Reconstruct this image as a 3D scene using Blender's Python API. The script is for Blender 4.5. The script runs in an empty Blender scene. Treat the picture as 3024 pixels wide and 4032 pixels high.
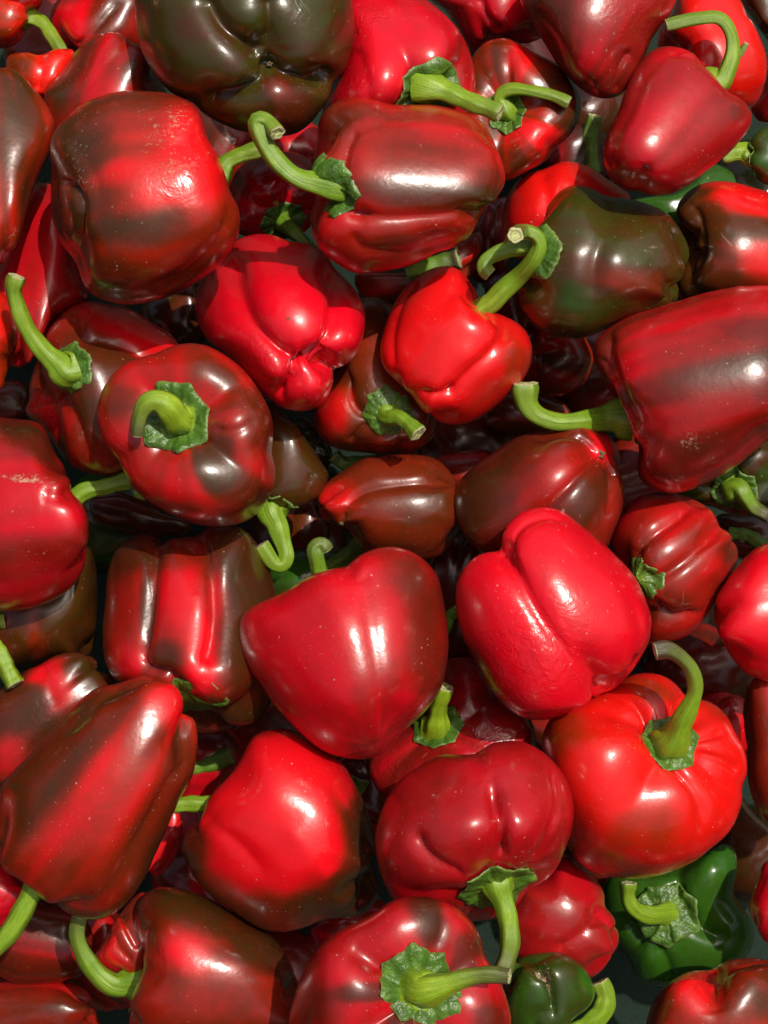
import bpy, math, random
import numpy as np
from mathutils import Vector, Matrix
from mathutils.bvhtree import BVHTree

# ------------------------------------------------------------------ camera, sky, sun, exposure
PITCH = math.radians(63)            # the camera looks down on a sloped market display
D = 0.62                            # metres from lens to the middle of the heap
HW = 0.175                          # half the width of the view at that distance
TILT = math.pi / 2 - PITCH
ROT = Matrix.Rotation(TILT, 3, 'X')  # heap frame (x along the front, y up the slope, z off the slope) to world
LIFT = Vector((0, 0, 1.0))           # the display stands at table height
SUN_DIR = Vector((0.30, 0.37, 0.88)).normalized()   # in the heap frame, towards the sun
SUN_W = ROT @ SUN_DIR

scene = bpy.context.scene
cam_data = bpy.data.cameras.new('camera')
cam = bpy.data.objects.new('camera', cam_data)
scene.collection.objects.link(cam)
cam.location = ROT @ Vector((0, 0, D)) + LIFT
cam.rotation_euler = (TILT, 0, 0)
cam_data.sensor_fit = 'HORIZONTAL'
cam_data.sensor_width = 36
cam_data.lens = 36 * D / (2 * HW)
cam_data.clip_start = 0.01
cam_data.clip_end = 100
scene.camera = cam

world = bpy.data.worlds.new("World")
scene.world = world
world.use_nodes = True
wn = world.node_tree.nodes
bg = wn['Background']
sky = wn.new('ShaderNodeTexSky')
sky.sky_type = 'NISHITA'
sky.sun_disc = False
elev = math.asin(SUN_W.z)
sky.sun_elevation = elev
sky.sun_rotation = math.atan2(SUN_W.x, SUN_W.y)
sky.air_density = 1.3
sky.dust_density = 10.0
world.node_tree.links.new(sky.outputs[0], bg.inputs[0])
bg.inputs[1].default_value = 0.09

sun_data = bpy.data.lights.new('sun', 'SUN')
sun = bpy.data.objects.new('sun', sun_data)
scene.collection.objects.link(sun)
sun_data.energy = 3.7
sun_data.angle = math.radians(0.55)
sun_data.color = (1.0, 0.95, 0.87)
sun.rotation_euler = SUN_W.to_track_quat('Z', 'Y').to_euler()

scene.view_settings.view_transform = 'Standard'
scene.view_settings.look = 'None'
scene.view_settings.exposure = 0.05
scene.view_settings.gamma = 1.0

# ------------------------------------------------------------------ node helpers and materials
def new_mat(name):
    m = bpy.data.materials.new(name)
    m.use_nodes = True
    return m, m.node_tree.nodes, m.node_tree.links, m.node_tree.nodes['Principled BSDF']

def nd(nodes, kind, **kw):
    n = nodes.new(kind)
    for k, v in kw.items():
        setattr(n, k, v)
    return n

def val(n, i, v):
    n.inputs[i].default_value = v

def ramp(nodes, stops, interp='LINEAR'):
    r = nodes.new('ShaderNodeValToRGB')
    cr = r.color_ramp
    cr.interpolation = interp
    while len(cr.elements) < len(stops):
        cr.elements.new(0.5)
    for e, (p, c) in zip(cr.elements, stops):
        e.position = p
        e.color = (c[0], c[1], c[2], 1) if not isinstance(c, (int, float)) else (c, c, c, 1)
    return r

def math_n(nodes, links, op, a, b=None, clamp=False):
    n = nodes.new('ShaderNodeMath')
    n.operation = op
    n.use_clamp = clamp
    for i, x in enumerate((a, b)):
        if x is None:
            continue
        if isinstance(x, (int, float)):
            n.inputs[i].default_value = x
        else:
            links.new(x, n.inputs[i])
    return n.outputs[0]

def mix_c(nodes, links, fac, a, b, blend='MIX'):
    n = nodes.new('ShaderNodeMix')
    n.data_type = 'RGBA'
    n.blend_type = blend
    for i, x in ((0, fac), (6, a), (7, b)):
        if isinstance(x, (int, float)):
            n.inputs[i].default_value = x
        elif isinstance(x, tuple):
            n.inputs[i].default_value = (x[0], x[1], x[2], 1)
        else:
            links.new(x, n.inputs[i])
    return n.outputs[2]

def coords(nodes, links, scale=1.0):
    """object coordinates, shifted by a random amount for each object"""
    tc = nodes.new('ShaderNodeTexCoord')
    oi = nodes.new('ShaderNodeObjectInfo')
    add = nodes.new('ShaderNodeVectorMath')
    add.operation = 'ADD'
    links.new(tc.outputs['Object'], add.inputs[0])
    links.new(oi.outputs['Random'], add.inputs[1])
    return add.outputs[0]

def noise(nodes, links, vec, scale, detail=3, rough=0.55):
    n = nodes.new('ShaderNodeTexNoise')
    n.inputs['Scale'].default_value = scale
    n.inputs['Detail'].default_value = detail
    n.inputs['Roughness'].default_value = rough
    links.new(vec, n.inputs['Vector'])
    return n.outputs['Fac']

def attr(nodes, name):
    a = nodes.new('ShaderNodeAttribute')
    a.attribute_name = name
    return a.outputs['Fac']

def skin_material():
    m, N, L, P = new_mat('pepper_skin')
    vec = coords(N, L)
    ripe, warm, scar, wrk = attr(N, 'ripe'), attr(N, 'warm'), attr(N, 'scar'), attr(N, 'wrinkle')
    n1 = noise(N, L, vec, 55, 5, 0.6)
    n2 = noise(N, L, vec, 240, 3, 0.6)
    d = math_n(N, L, 'ADD', math_n(N, L, 'MULTIPLY', math_n(N, L, 'SUBTRACT', n1, 0.5), 0.44),
               math_n(N, L, 'MULTIPLY', math_n(N, L, 'SUBTRACT', n2, 0.5), 0.18))
    # pigment noise acts mostly where ripening is under way
    r = math_n(N, L, 'ADD', ripe, math_n(N, L, 'MULTIPLY', d, math_n(N, L, 'ADD', ripe, 0.30, True)))
    r = math_n(N, L, 'MULTIPLY', r, 1 / 1.5, True)
    k = 1 / 1.5
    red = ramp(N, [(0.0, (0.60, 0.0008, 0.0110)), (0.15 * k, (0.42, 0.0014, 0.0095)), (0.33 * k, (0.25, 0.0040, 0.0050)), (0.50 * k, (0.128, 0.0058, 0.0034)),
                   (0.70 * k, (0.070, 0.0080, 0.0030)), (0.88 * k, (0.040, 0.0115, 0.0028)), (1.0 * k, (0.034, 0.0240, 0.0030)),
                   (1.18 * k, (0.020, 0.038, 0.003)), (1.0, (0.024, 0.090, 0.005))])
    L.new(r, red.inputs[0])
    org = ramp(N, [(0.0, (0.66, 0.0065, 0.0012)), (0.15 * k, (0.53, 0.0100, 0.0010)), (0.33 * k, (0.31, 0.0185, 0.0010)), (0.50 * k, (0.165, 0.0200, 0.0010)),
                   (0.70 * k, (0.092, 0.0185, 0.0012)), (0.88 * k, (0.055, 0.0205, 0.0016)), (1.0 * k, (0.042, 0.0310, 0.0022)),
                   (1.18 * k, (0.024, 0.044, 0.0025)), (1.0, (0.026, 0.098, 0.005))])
    L.new(r, org.inputs[0])
    col = mix_c(N, L, warm, red.outputs[0], org.outputs[0])
    # dust: pale specks and short flecks
    vor = N.new('ShaderNodeTexVoronoi')
    vor.inputs['Scale'].default_value = 330
    L.new(vec, vor.inputs['Vector'])
    sp = ramp(N, [(0.0, 1.0), (0.10, 0.9), (0.17, 0.0)])
    L.new(vor.outputs['Distance'], sp.inputs[0])
    sep = N.new('ShaderNodeSeparateColor')
    L.new(vor.outputs['Color'], sep.inputs[0])
    pick = ramp(N, [(0.66, 0.0), (0.97, 1.0)])
    L.new(sep.outputs[0], pick.inputs[0])
    patch = ramp(N, [(0.48, 0.02), (0.66, 0.9)])
    L.new(noise(N, L, vec, 38, 3), patch.inputs[0])
    speck = math_n(N, L, 'MULTIPLY', math_n(N, L, 'MULTIPLY', sp.outputs[0], pick.outputs[0]), patch.outputs[0])
    vor2 = N.new('ShaderNodeTexVoronoi')
    vor2.inputs['Scale'].default_value = 720
    L.new(vec, vor2.inputs['Vector'])
    sp2 = ramp(N, [(0.0, 1.0), (0.13, 0.8), (0.20, 0.0)])
    L.new(vor2.outputs['Distance'], sp2.inputs[0])
    sep2 = N.new('ShaderNodeSeparateColor')
    L.new(vor2.outputs['Color'], sep2.inputs[0])
    pick2 = ramp(N, [(0.62, 0.0), (0.95, 0.55)])
    L.new(sep2.outputs[1], pick2.inputs[0])
    speck = math_n(N, L, 'MAXIMUM', speck, math_n(N, L, 'MULTIPLY', math_n(N, L, 'MULTIPLY', sp2.outputs[0], pick2.outputs[0]), patch.outputs[0]))
    # hairline scratches
    wob = N.new('ShaderNodeTexNoise')
    wob.inputs['Scale'].default_value = 30
    L.new(vec, wob.inputs['Vector'])
    wadd = N.new('ShaderNodeVectorMath')
    wadd.operation = 'MULTIPLY_ADD'
    wadd.inputs[1].default_value = (0.03, 0.03, 0.03)
    L.new(wob.outputs['Color'], wadd.inputs[0])
    L.new(vec, wadd.inputs[2])
    vor3 = N.new('ShaderNodeTexVoronoi')
    vor3.feature = 'DISTANCE_TO_EDGE'
    vor3.inputs['Scale'].default_value = 48
    L.new(wadd.outputs[0], vor3.inputs['Vector'])
    ln = ramp(N, [(0.0, 1.0), (0.010, 0.7), (0.018, 0.0)])
    L.new(vor3.outputs['Distance'], ln.inputs[0])
    lm = ramp(N, [(0.68, 0.0), (0.76, 0.35)])
    L.new(noise(N, L, vec, 75, 3), lm.inputs[0])
    speck = math_n(N, L, 'MAXIMUM', speck, math_n(N, L, 'MULTIPLY', ln.outputs[0], lm.outputs[0]))
    # scars: crusty beige scuffs where the scar attribute is painted
    sn = math_n(N, L, 'ADD', noise(N, L, vec, 420, 7, 0.78), math_n(N, L, 'MULTIPLY', scar, 0.30))
    sc = ramp(N, [(0.70, 0.0), (0.80, 1.0)])
    L.new(sn, sc.inputs[0])
    scm = math_n(N, L, 'MULTIPLY', sc.outputs[0], math_n(N, L, 'MULTIPLY', scar, 3.0, True))
    film = ramp(N, [(0.45, 0.0), (0.75, 0.022)])
    L.new(noise(N, L, vec, 26, 5, 0.7), film.inputs[0])
    col = mix_c(N, L, film.outputs[0], col, (0.30, 0.22, 0.20))
    col = mix_c(N, L, math_n(N, L, 'MULTIPLY', speck, 0.55), col, (0.55, 0.45, 0.36))
    col = mix_c(N, L, math_n(N, L, 'MULTIPLY', scm, 0.65), col, (0.44, 0.29, 0.18))
    L.new(col, P.inputs['Base Color'])
    rg = ramp(N, [(0.30, 0.20), (0.72, 0.34)])
    L.new(noise(N, L, vec, 42, 4, 0.65), rg.inputs[0])
    rr = math_n(N, L, 'ADD', rg.outputs[0], math_n(N, L, 'MULTIPLY', math_n(N, L, 'ADD', speck, scm), 0.35))
    L.new(rr, P.inputs['Roughness'])
    P.inputs['IOR'].default_value = 1.5
    P.inputs['Coat Weight'].default_value = 0.22
    P.inputs['Coat Roughness'].default_value = 0.09
    P.inputs['Coat IOR'].default_value = 1.42
    # relief: orange peel, dents, wrinkles, raised scars
    peel = noise(N, L, vec, 520, 2, 0.5)
    dent = noise(N, L, vec, 95, 3, 0.5)
    w1 = N.new('ShaderNodeTexNoise')
    w1.inputs['Scale'].default_value = 170
    w1.inputs['Detail'].default_value = 3
    w1.inputs['Distortion'].default_value = 1.6
    L.new(vec, w1.inputs['Vector'])
    h = math_n(N, L, 'ADD', math_n(N, L, 'MULTIPLY', peel, 0.045), math_n(N, L, 'MULTIPLY', dent, 0.20))
    h = math_n(N, L, 'ADD', h, math_n(N, L, 'MULTIPLY', w1.outputs['Fac'], math_n(N, L, 'MULTIPLY', wrk, 1.1)))
    h = math_n(N, L, 'ADD', h, math_n(N, L, 'MULTIPLY', scm, 0.10))
    b = N.new('ShaderNodeBump')
    b.inputs['Strength'].default_value = 0.75
    b.inputs['Distance'].default_value = 0.0016
    L.new(h, b.inputs['Height'])
    L.new(b.outputs[0], P.inputs['Normal'])
    L.new(b.outputs[0], P.inputs['Coat Normal'])
    return m

def stem_material():
    m, N, L, P = new_mat('pepper_stem')
    vec = coords(N, L)
    along, dry, lime = attr(N, 'along'), attr(N, 'dry'), attr(N, 'lime')
    n = noise(N, L, vec, 90, 4, 0.6)
    # fine stripes run along the stem
    cmb = N.new('ShaderNodeCombineXYZ')
    L.new(math_n(N, L, 'MULTIPLY', attr(N, 'ring'), 9.0), cmb.inputs[0])
    L.new(math_n(N, L, 'MULTIPLY', along, 2.2), cmb.inputs[1])
    oi = N.new('ShaderNodeObjectInfo')
    L.new(math_n(N, L, 'MULTIPLY', oi.outputs['Random'], 40.0), cmb.inputs[2])
    stripe = noise(N, L, cmb.outputs[0], 2.0, 5, 0.7)
    mixn = math_n(N, L, 'ADD', math_n(N, L, 'MULTIPLY', n, 0.45), math_n(N, L, 'MULTIPLY', stripe, 0.55))
    g = ramp(N, [(0.28, (0.052, 0.120, 0.008)), (0.48, (0.105, 0.205, 0.012)), (0.62, (0.175, 0.285, 0.018)), (0.78, (0.28, 0.37, 0.06))])
    L.new(mixn, g.inputs[0])
    lm = ramp(N, [(0.30, (0.12, 0.22, 0.008)), (0.55, (0.22, 0.33, 0.010)), (0.72, (0.34, 0.44, 0.035))])
    L.new(mixn, lm.inputs[0])
    col = mix_c(N, L, lime, g.outputs[0], lm.outputs[0])
    # the base is yellower; the tip browns by the dry amount
    tipr = ramp(N, [(0.52, 0.0), (0.95, 1.0)])
    L.new(math_n(N, L, 'ADD', along, math_n(N, L, 'MULTIPLY', math_n(N, L, 'SUBTRACT', n, 0.5), 0.5)), tipr.inputs[0])
    col = mix_c(N, L, math_n(N, L, 'MULTIPLY', tipr.outputs[0], dry), col, (0.060, 0.046, 0.025))
    bl = ramp(N, [(0.66, 0.0), (0.74, 1.0)])
    L.new(noise(N, L, vec, 130, 5, 0.7), bl.inputs[0])
    col = mix_c(N, L, math_n(N, L, 'MULTIPLY', bl.outputs[0], 0.55), col, (0.16, 0.12, 0.05))
    L.new(col, P.inputs['Base Color'])
    P.inputs['Roughness'].default_value = 0.38
    P.inputs['Subsurface Weight'].default_value = 0.0
    b = N.new('ShaderNodeBump')
    b.inputs['Strength'].default_value = 0.5
    b.inputs['Distance'].default_value = 0.0010
    L.new(math_n(N, L, 'ADD', math_n(N, L, 'MULTIPLY', noise(N, L, vec, 260, 4, 0.6), 0.5), stripe), b.inputs['Height'])
    L.new(b.outputs[0], P.inputs['Normal'])
    return m

def calyx_material():
    m, N, L, P = new_mat('pepper_calyx')
    vec = coords(N, L)
    rad, lime = attr(N, 'along'), attr(N, 'lime')
    n = noise(N, L, vec, 150, 5, 0.65)
    g = ramp(N, [(0.28, (0.016, 0.050, 0.006)), (0.55, (0.048, 0.118, 0.012)), (0.78, (0.13, 0.235, 0.032))])
    L.new(n, g.inputs[0])
    cen = ramp(N, [(0.22, 1.0), (0.62, 0.12)])
    L.new(rad, cen.inputs[0])
    col = mix_c(N, L, math_n(N, L, 'MULTIPLY', math_n(N, L, 'ADD', lime, 0.25), cen.outputs[0]), g.outputs[0], (0.22, 0.33, 0.014))
    er = ramp(N, [(0.93, 0.0), (1.0, 0.35)])
    L.new(rad, er.inputs[0])
    col = mix_c(N, L, er.outputs[0], col, (0.26, 0.30, 0.10))
    L.new(col, P.inputs['Base Color'])
    P.inputs['Roughness'].default_value = 0.36
    b = N.new('ShaderNodeBump')
    b.inputs['Strength'].default_value = 0.8
    b.inputs['Distance'].default_value = 0.0022
    L.new(noise(N, L, vec, 190, 4, 0.6), b.inputs['Height'])
    L.new(b.outputs[0], P.inputs['Normal'])
    return m

def cut_material():
    m, N, L, P = new_mat('cut_stem_end')
    vec = coords(N, L)
    rad = attr(N, 'along')
    n = noise(N, L, vec, 420, 4, 0.6)
    s = math_n(N, L, 'ADD', rad, math_n(N, L, 'MULTIPLY', math_n(N, L, 'SUBTRACT', n, 0.5), 0.7))
    g = ramp(N, [(0.0, (0.50, 0.52, 0.20)), (0.45, (0.40, 0.42, 0.16)), (0.62, (0.22, 0.22, 0.08)), (0.78, (0.46, 0.46, 0.22)), (1.0, (0.30, 0.28, 0.13))])
    L.new(s, g.inputs[0])
    L.new(g.outputs[0], P.inputs['Base Color'])
    P.inputs['Roughness'].default_value = 0.7
    b = N.new('ShaderNodeBump')
    b.inputs['Strength'].default_value = 0.9
    b.inputs['Distance'].default_value = 0.002
    L.new(n, b.inputs['Height'])
    L.new(b.outputs[0], P.inputs['Normal'])
    return m

def plain_material(name, c, rough):
    m, N, L, P = new_mat(name)
    vec = coords(N, L)
    g = ramp(N, [(0.3, tuple(x * 0.6 for x in c)), (0.7, tuple(x * 1.35 for x in c))])
    L.new(noise(N, L, vec, 200, 5, 0.7), g.inputs[0])
    L.new(g.outputs[0], P.inputs['Base Color'])
    P.inputs['Roughness'].default_value = rough
    return m

def felt_material():
    m, N, L, P = new_mat('green_felt')
    tc = N.new('ShaderNodeTexCoord')
    vec = tc.outputs['Object']
    g = ramp(N, [(0.3, (0.004, 0.016, 0.008)), (0.6, (0.011, 0.036, 0.019)), (0.8, (0.026, 0.064, 0.036))])
    L.new(noise(N, L, vec, 700, 6, 0.75), g.inputs[0])
    L.new(g.outputs[0], P.inputs['Base Color'])
    P.inputs['Roughness'].default_value = 0.95
    b = N.new('ShaderNodeBump')
    b.inputs['Strength'].default_value = 1.0
    b.inputs['Distance'].default_value = 0.003
    L.new(noise(N, L, vec, 900, 6, 0.8), b.inputs['Height'])
    L.new(b.outputs[0], P.inputs['Normal'])
    return m

M_SKIN, M_STEM, M_CALYX, M_CUT = skin_material(), stem_material(), calyx_material(), cut_material()
M_FELT = felt_material()
M_SCAR = plain_material('dry_blossom_scar', (0.10, 0.065, 0.03), 0.8)
M_STALK = plain_material('dry_straw', (0.20, 0.17, 0.09), 0.7)
# ------------------------------------------------------------------ the peppers of the heap
# ol contour, o how high it lies in the heap, ax (direction of the stem end, its tilt), cal/blo where the stem end / blossom end shows,
# rp ripeness (0 red .. 0.85 brown .. 1 olive .. 1.5 green), bl pigment patches, cr calyx radius, st stem, cr_ creases, lb label
PEPPERS = []
def pep(**k):
    PEPPERS.append(k)

# ---- upper part of the heap
pep(lb='orange-red pepper in the top corner, its green stem hanging over a smaller orange pepper', o=5, ol=[(-60,-40),(20,-60),(70,-40),(92,0),(75,30),(55,70),(35,95),(0,105),(-50,90),(-80,20)],
    ax=(-15,10), rp=0.05, warm=0.95, bl=[(0,90,30,0.25)], cr=30, nrm=(0.8,-0.1,0.5), st=dict(p=[(92,50),(112,78),(134,112)], r=(17,15,13), lime=0.6, under=True))
pep(lb='dark maroon pepper half hidden behind the big dark green one, beside an orange-red corner pepper', o=4.8, ol=[(108,30),(125,0),(160,-30),(220,-55),(300,-30),(335,30),(330,95),(260,125),(190,125),(140,112),(112,75)],
    ax=(60,-20), rp=0.42, warm=0.3, bl=[(150,60,50,-0.3),(125,20,40,-0.3)], cr_=[([(150,110),(200,70),(262,0)],9,12)])
pep(lb='small glowing orange pepper with a two-humped top, peeking out beside a maroon one', o=6, ol=[(15,127),(29,116),(58,114),(87,119),(120,107),(146,106),(162,113),(160,150),(135,190),(98,225),(60,225),(30,195),(14,160)],
    ax=(90,-20), rp=0.06, warm=1.0, bl=[(35,140,35,0.33)], cr_=[([(87,112),(92,150),(80,200)],8,12)])
pep(lb='pale-sheened red and maroon pepper lying behind the big squarish scuffed pepper', o=7, ol=[(95,202),(120,171),(160,116),(200,78),(233,69),(262,73),(280,89),(310,100),(332,124),(347,170),(362,215),(340,290),(230,335),(140,315),(103,260)],
    ax=(70,-15), rp=0.36, warm=0.3, bl=[(120,200,45,0.3),(290,150,30,0.25),(250,200,40,-0.2)], cr_=[([(285,95),(240,130),(180,200),(140,290)],6,14)], g=(0.07,0.16,0.1))
pep(lb='tall maroon pepper with orange-red flank, cut off by the edge beside the squarish one', o=9, ol=[(0,142),(36,156),(73,189),(98,218),(115,255),(117,284),(109,320),(91,364),(76,407),(58,455),(40,509),(22,548),(0,575),(-60,590),(-110,540),(-140,420),(-120,250),(-60,150)],
    ax=(95,-10), rp=0.47, warm=0.6, streak=0.15, bl=[(30,300,40,120,0,0.35),(85,230,40,-0.3),(85,330,30,80,-15,-0.35),(20,480,60,-0.12)], g=(0.05,0.15,0.1))
pep(lb='big squarish red and brown pepper with beige scuff marks on its shoulder', o=9, ol=[(255,198),(309,195),(364,202),(400,215),(425,236),(436,262),(447,298),(470,335),(488,382),(498,418),(516,455),(518,491),(509,524),(484,560),(440,600),(380,636),(290,657),(230,650),(190,625),(165,568),(131,525),(113,473),(109,418),(112,356),(109,320),(116,287),(145,251),(189,218)],
    ax=(14,-10), rp=0.35, warm=0.5, streak=0.10, n=4, plain=True, g=(0.03,0.08,0.06), lump=0.8, blk=0.6, rnd=0.5, taper=0.0,
    bl=[(170,330,75,0.42),(200,470,70,0.42),(305,490,105,42,8,0.5),(240,600,70,0.3),(420,260,70,-0.3),(440,400,80,60,0,-0.35),(300,445,60,26,15,-0.3),(300,330,60,30,0,0.2),(130,480,45,0.5)],
    scar=[(285,230,60,22,-8,0.35),(160,325,40,0.5),(345,285,60,0.5),(390,360,70,25,15,0.55),(165,395,35,0.6),(310,400,120,0.25),(400,250,40,0.5)],
    cr_=[([(508,425),(478,510),(410,585),(310,630)],9,16),([(150,300),(200,370),(215,430)],7,20),([(108,385),(148,402),(170,436),(166,500),(170,560),(184,605)],24,9,{'a':1}),([(436,300),(380,310),(320,300)],9,15),([(180,620),(240,640),(330,640),(430,590)],8,10)],
    wr=[(380,390,70,0.25)],
    st=dict(p=[(490,352),(520,336),(560,322)], r=(22,18,17), lime=0.2, dry=0.2, under=True))
pep(lb='big dark green pepper, blossom end turned up with deep creases meeting at a pale scar', o=8.6, ol=[(293,-30),(294,40),(300,90),(318,135),(345,175),(380,205),(420,222),(440,245),(475,265),(520,283),(560,287),(600,293),(640,288),(668,268),(690,240),(706,220),(714,190),(722,170),(745,150),(760,110),(767,70),(762,20),(745,-40),(680,-90),(560,-110),(400,-100),(320,-70)],
    blo=(580,118), rp=0.97, warm=0.35, streak=0.05, plain=True, lump=0.5, n=4, g=(0.02,0.05,0.03), db=0.05, bl=[(420,150,60,0.12),(330,110,40,0.12),(430,60,40,80,70,-0.12),(630,235,55,-0.3),(590,190,25,-0.25),(740,60,30,-0.25),(580,220,40,-0.15)],
    cr_=[([(581,122),(553,109),(516,87),(480,58),(455,20),(440,-20)],34,22),([(581,122),(600,146),(625,163),(660,173),(700,172),(730,160)],40,16),([(581,122),(576,160),(555,188),(515,210),(470,220),(430,226)],38,18),([(583,122),(585,70),(584,30),(580,-10)],16,18)],
    nub=(582,138,7), wr=[(660,10,40,0.3)])
pep(lb='large bright crimson pepper with big calyx and thick straight stem pointing over its neighbour', o=8.0, ol=[(700,225),(714,175),(735,60),(760,-5),(830,-30),(900,-12),(945,18),(975,47),(996,73),(1014,109),(1026,153),(1026,196),(1012,240),(950,275),(850,290),(760,290),(705,260)],
    ax=(-40,25), cal=(912,196), rp=0.05, warm=0.08, streak=0.05, lr=1.0, bl=[(985,150,40,90,-15,0.18)], scar=[(800,150,30,50,90,0.35),(690,215,30,0.7),(850,230,60,0.2)],
    wr=[(770,50,60,0.6),(760,200,50,0.5)], cpos=(922,186,3), cr=68, tips=6, nrm=(0.75,-0.1,0.62), lime=0.25, lift=0.1,
    cr_=[([(765,100),(790,180),(800,270)],10,24)],
    st=dict(p=[(965,198),(1010,218),(1050,232),(1080,244)], r=(30,21,17), lime=0.5, dry=0.3, rise=0.25, knob=0.2))
pep(lb='red-brown pepper lying on its side, long stem curling up to a round cut end', o=9.5, ol=[(689,266),(701,240),(723,222),(756,211),(796,213),(840,225),(887,227),(941,227),(978,233),(1018,247),(1047,269),(1065,298),(1080,335),(1090,364),(1090,393),(1076,426),(1054,447),(1036,473),(1018,506),(985,531),(949,546),(912,564),(858,580),(796,590),(760,588),(730,571),(694,542),(676,502),(672,462),(680,440),(674,400),(674,346),(684,302)],
    ax=(176,8), rp=0.32, warm=0.35, streak=0.08, n=4, g=(0.03,0.10,0.06), blk=0.65, rnd=0.55, taper=0.05,
    bl=[(950,425,150,34,-4,0.34),(880,330,130,45,0,0.10),(1060,400,40,0.2),(950,285,70,25,-10,-0.12),(780,410,50,-0.05),(860,530,110,30,0,0.1),(720,260,40,0.2)],
    cr_=[([(775,270),(752,300),(742,345),(738,400),(748,445),(765,465),(800,470)],22,12),([(760,465),(830,472),(900,470),(985,462),(1040,448)],12,12),([(757,500),(780,535),(832,545),(910,545),(1000,520)],8,12),([(775,280),(830,258),(900,245)],8,14),([(1070,330),(1085,375),(1070,430)],5,8)],
    scar=[(730,240,30,0.3),(810,515,60,20,0,0.25)],
    cpos=(728,400,-30), cr=72, tips=6, nrm=(-0.95,-0.05,0.35), lime=0.05, lift=0.05,
    st=dict(p=[(690,396),(650,388),(615,366),(585,332),(566,298),(556,272),(552,262),(564,255),(582,266),(599,287,60)], r=(24,20,17), lime=0.25, dry=0.25, rise=0.12, flare=0.55))
pep(lb='red-brown ring-shaped pepper with ruffled calyx facing up and a thin stem bent sideways', o=7.2, ol=[(1021,127),(1036,102),(1058,87),(1087,83),(1116,91),(1145,109),(1183,127),(1212,145),(1234,171),(1252,204),(1255,236),(1245,269),(1226,298),(1194,324),(1176,349),(1128,375),(1088,389),(1050,380),(1015,340),(1000,260),(1006,180)],
    cal=(1093,226), lr=0.95, rp=0.29, warm=0.55, streak=0.15, ds=0.20, bl=[(1050,115,40,0.4),(1125,125,40,-0.25),(1225,180,45,0.25),(1235,250,40,0.3),(1170,270,40,-0.2),(1110,355,50,0.4),(1040,180,30,0.35)],
    cr=50, tips=8, lime=0.35, lift=0.08, cr_=[([(1097,195),(1098,140),(1095,100)],10,10),([(1140,235),(1190,270),(1215,290)],6,14)],
    st=dict(p=[(1080,208,14),(1105,193,30),(1150,197,42),(1195,207,46),(1228,222,48)], r=(17,13,12), lime=0.5, dry=0.3, selfclear=True))
pep(lb='deep red two-lobed pepper at the top, between the crimson and a maroon one', o=5, ol=[(930,-10),(960,20),(985,60),(1010,100),(1023,120),(1060,115),(1110,95),(1150,90),(1190,60),(1200,-20),(1120,-80),(980,-70)],
    ax=(95,-25), rp=0.14, warm=0.1, cr_=[([(1035,-10),(1050,40),(1085,75)],14,10)])
pep(lb='maroon tapered pepper cut by the top edge, with a bright sun glint on it', o=7.4, ol=[(1124,-5),(1139,29),(1161,69),(1190,116),(1212,149),(1237,175),(1263,196),(1288,210),(1314,212),(1339,204),(1365,171),(1390,127),(1408,84),(1434,47),(1452,22),(1460,-20),(1430,-80),(1340,-110),(1220,-100),(1145,-60)],
    ax=(75,-12), plain=True, rp=0.42, warm=0.15, streak=0.12, bl=[(1180,30,60,0.12),(1290,140,40,-0.15)], wr=[(1370,40,60,0.35)], cr_=[([(1335,205),(1340,150),(1365,110)],10,11)], scar=[(1300,90,80,0.1)])
pep(lb='bright orange-red pepper behind the knotted hooked stem, cut by the picture corner', o=5.5, ol=[(1423,73),(1455,30),(1475,-20),(1530,-50),(1590,-10),(1616,33),(1641,80),(1656,127),(1652,182),(1637,218),(1619,233),(1570,240),(1480,230),(1430,150)],
    ax=(200,25), rp=0.0, warm=0.75, streak=0.04,
    st=dict(p=[(1470,128),(1510,126),(1555,132),(1590,124),(1604,108),(1612,94)], r=(14,11,6), lime=0.35, dry=0.5, free=True, w0=110))
pep(lb='smooth crimson pepper hanging from a tall hooked stem with a knot at its bend', o=8.2, ol=[(1405,113),(1419,104),(1448,100),(1485,109),(1506,127),(1517,142),(1539,160),(1561,185),(1579,204),(1601,215),(1619,236),(1625,255),(1616,280),(1594,309),(1565,338),(1528,367),(1492,396),(1456,415),(1423,422),(1397,420),(1376,411),(1361,411),(1339,404),(1317,382),(1306,353),(1305,320),(1317,280),(1336,236),(1357,182),(1379,142)],
    ax=(48,-18), rp=0.23, warm=0.08, streak=0.07, n=4, plain=True, g=(0.04,0.08,0.05), bl=[(1420,160,60,0.1),(1600,240,25,0.2)],
    cr_=[([(1365,410),(1385,380),(1400,360)],8,8),([(1512,130),(1490,118),(1440,112)],8,8)],
    bump=[(1515,170,30,4),(1545,205,26,4)],
    st=dict(p=[(1556,182),(1568,160),(1582,122),(1582,86),(1571,55),(1552,38),(1530,38),(1485,44),(1440,55)], r=(22,15,13), lime=0.35, dry=0.35, rise=0.18, flare=0.3))
pep(lb='dark olive-brown pepper filling the extreme top corner beside the bright orange-red one', o=4.5, ol=[(1590,-40),(1603,5),(1625,40),(1645,70),(1665,90),(1720,110),(1760,20),(1700,-60)], ax=(80,0), rp=0.85, warm=0.5)
pep(lb='sliver of a red pepper at the picture edge just under the orange-red one', o=4, ol=[(1622,230),(1640,190),(1660,150),(1700,150),(1730,210),(1710,265),(1660,265),(1635,258)], ax=(80,0), rp=0.08, warm=0.4)
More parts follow.
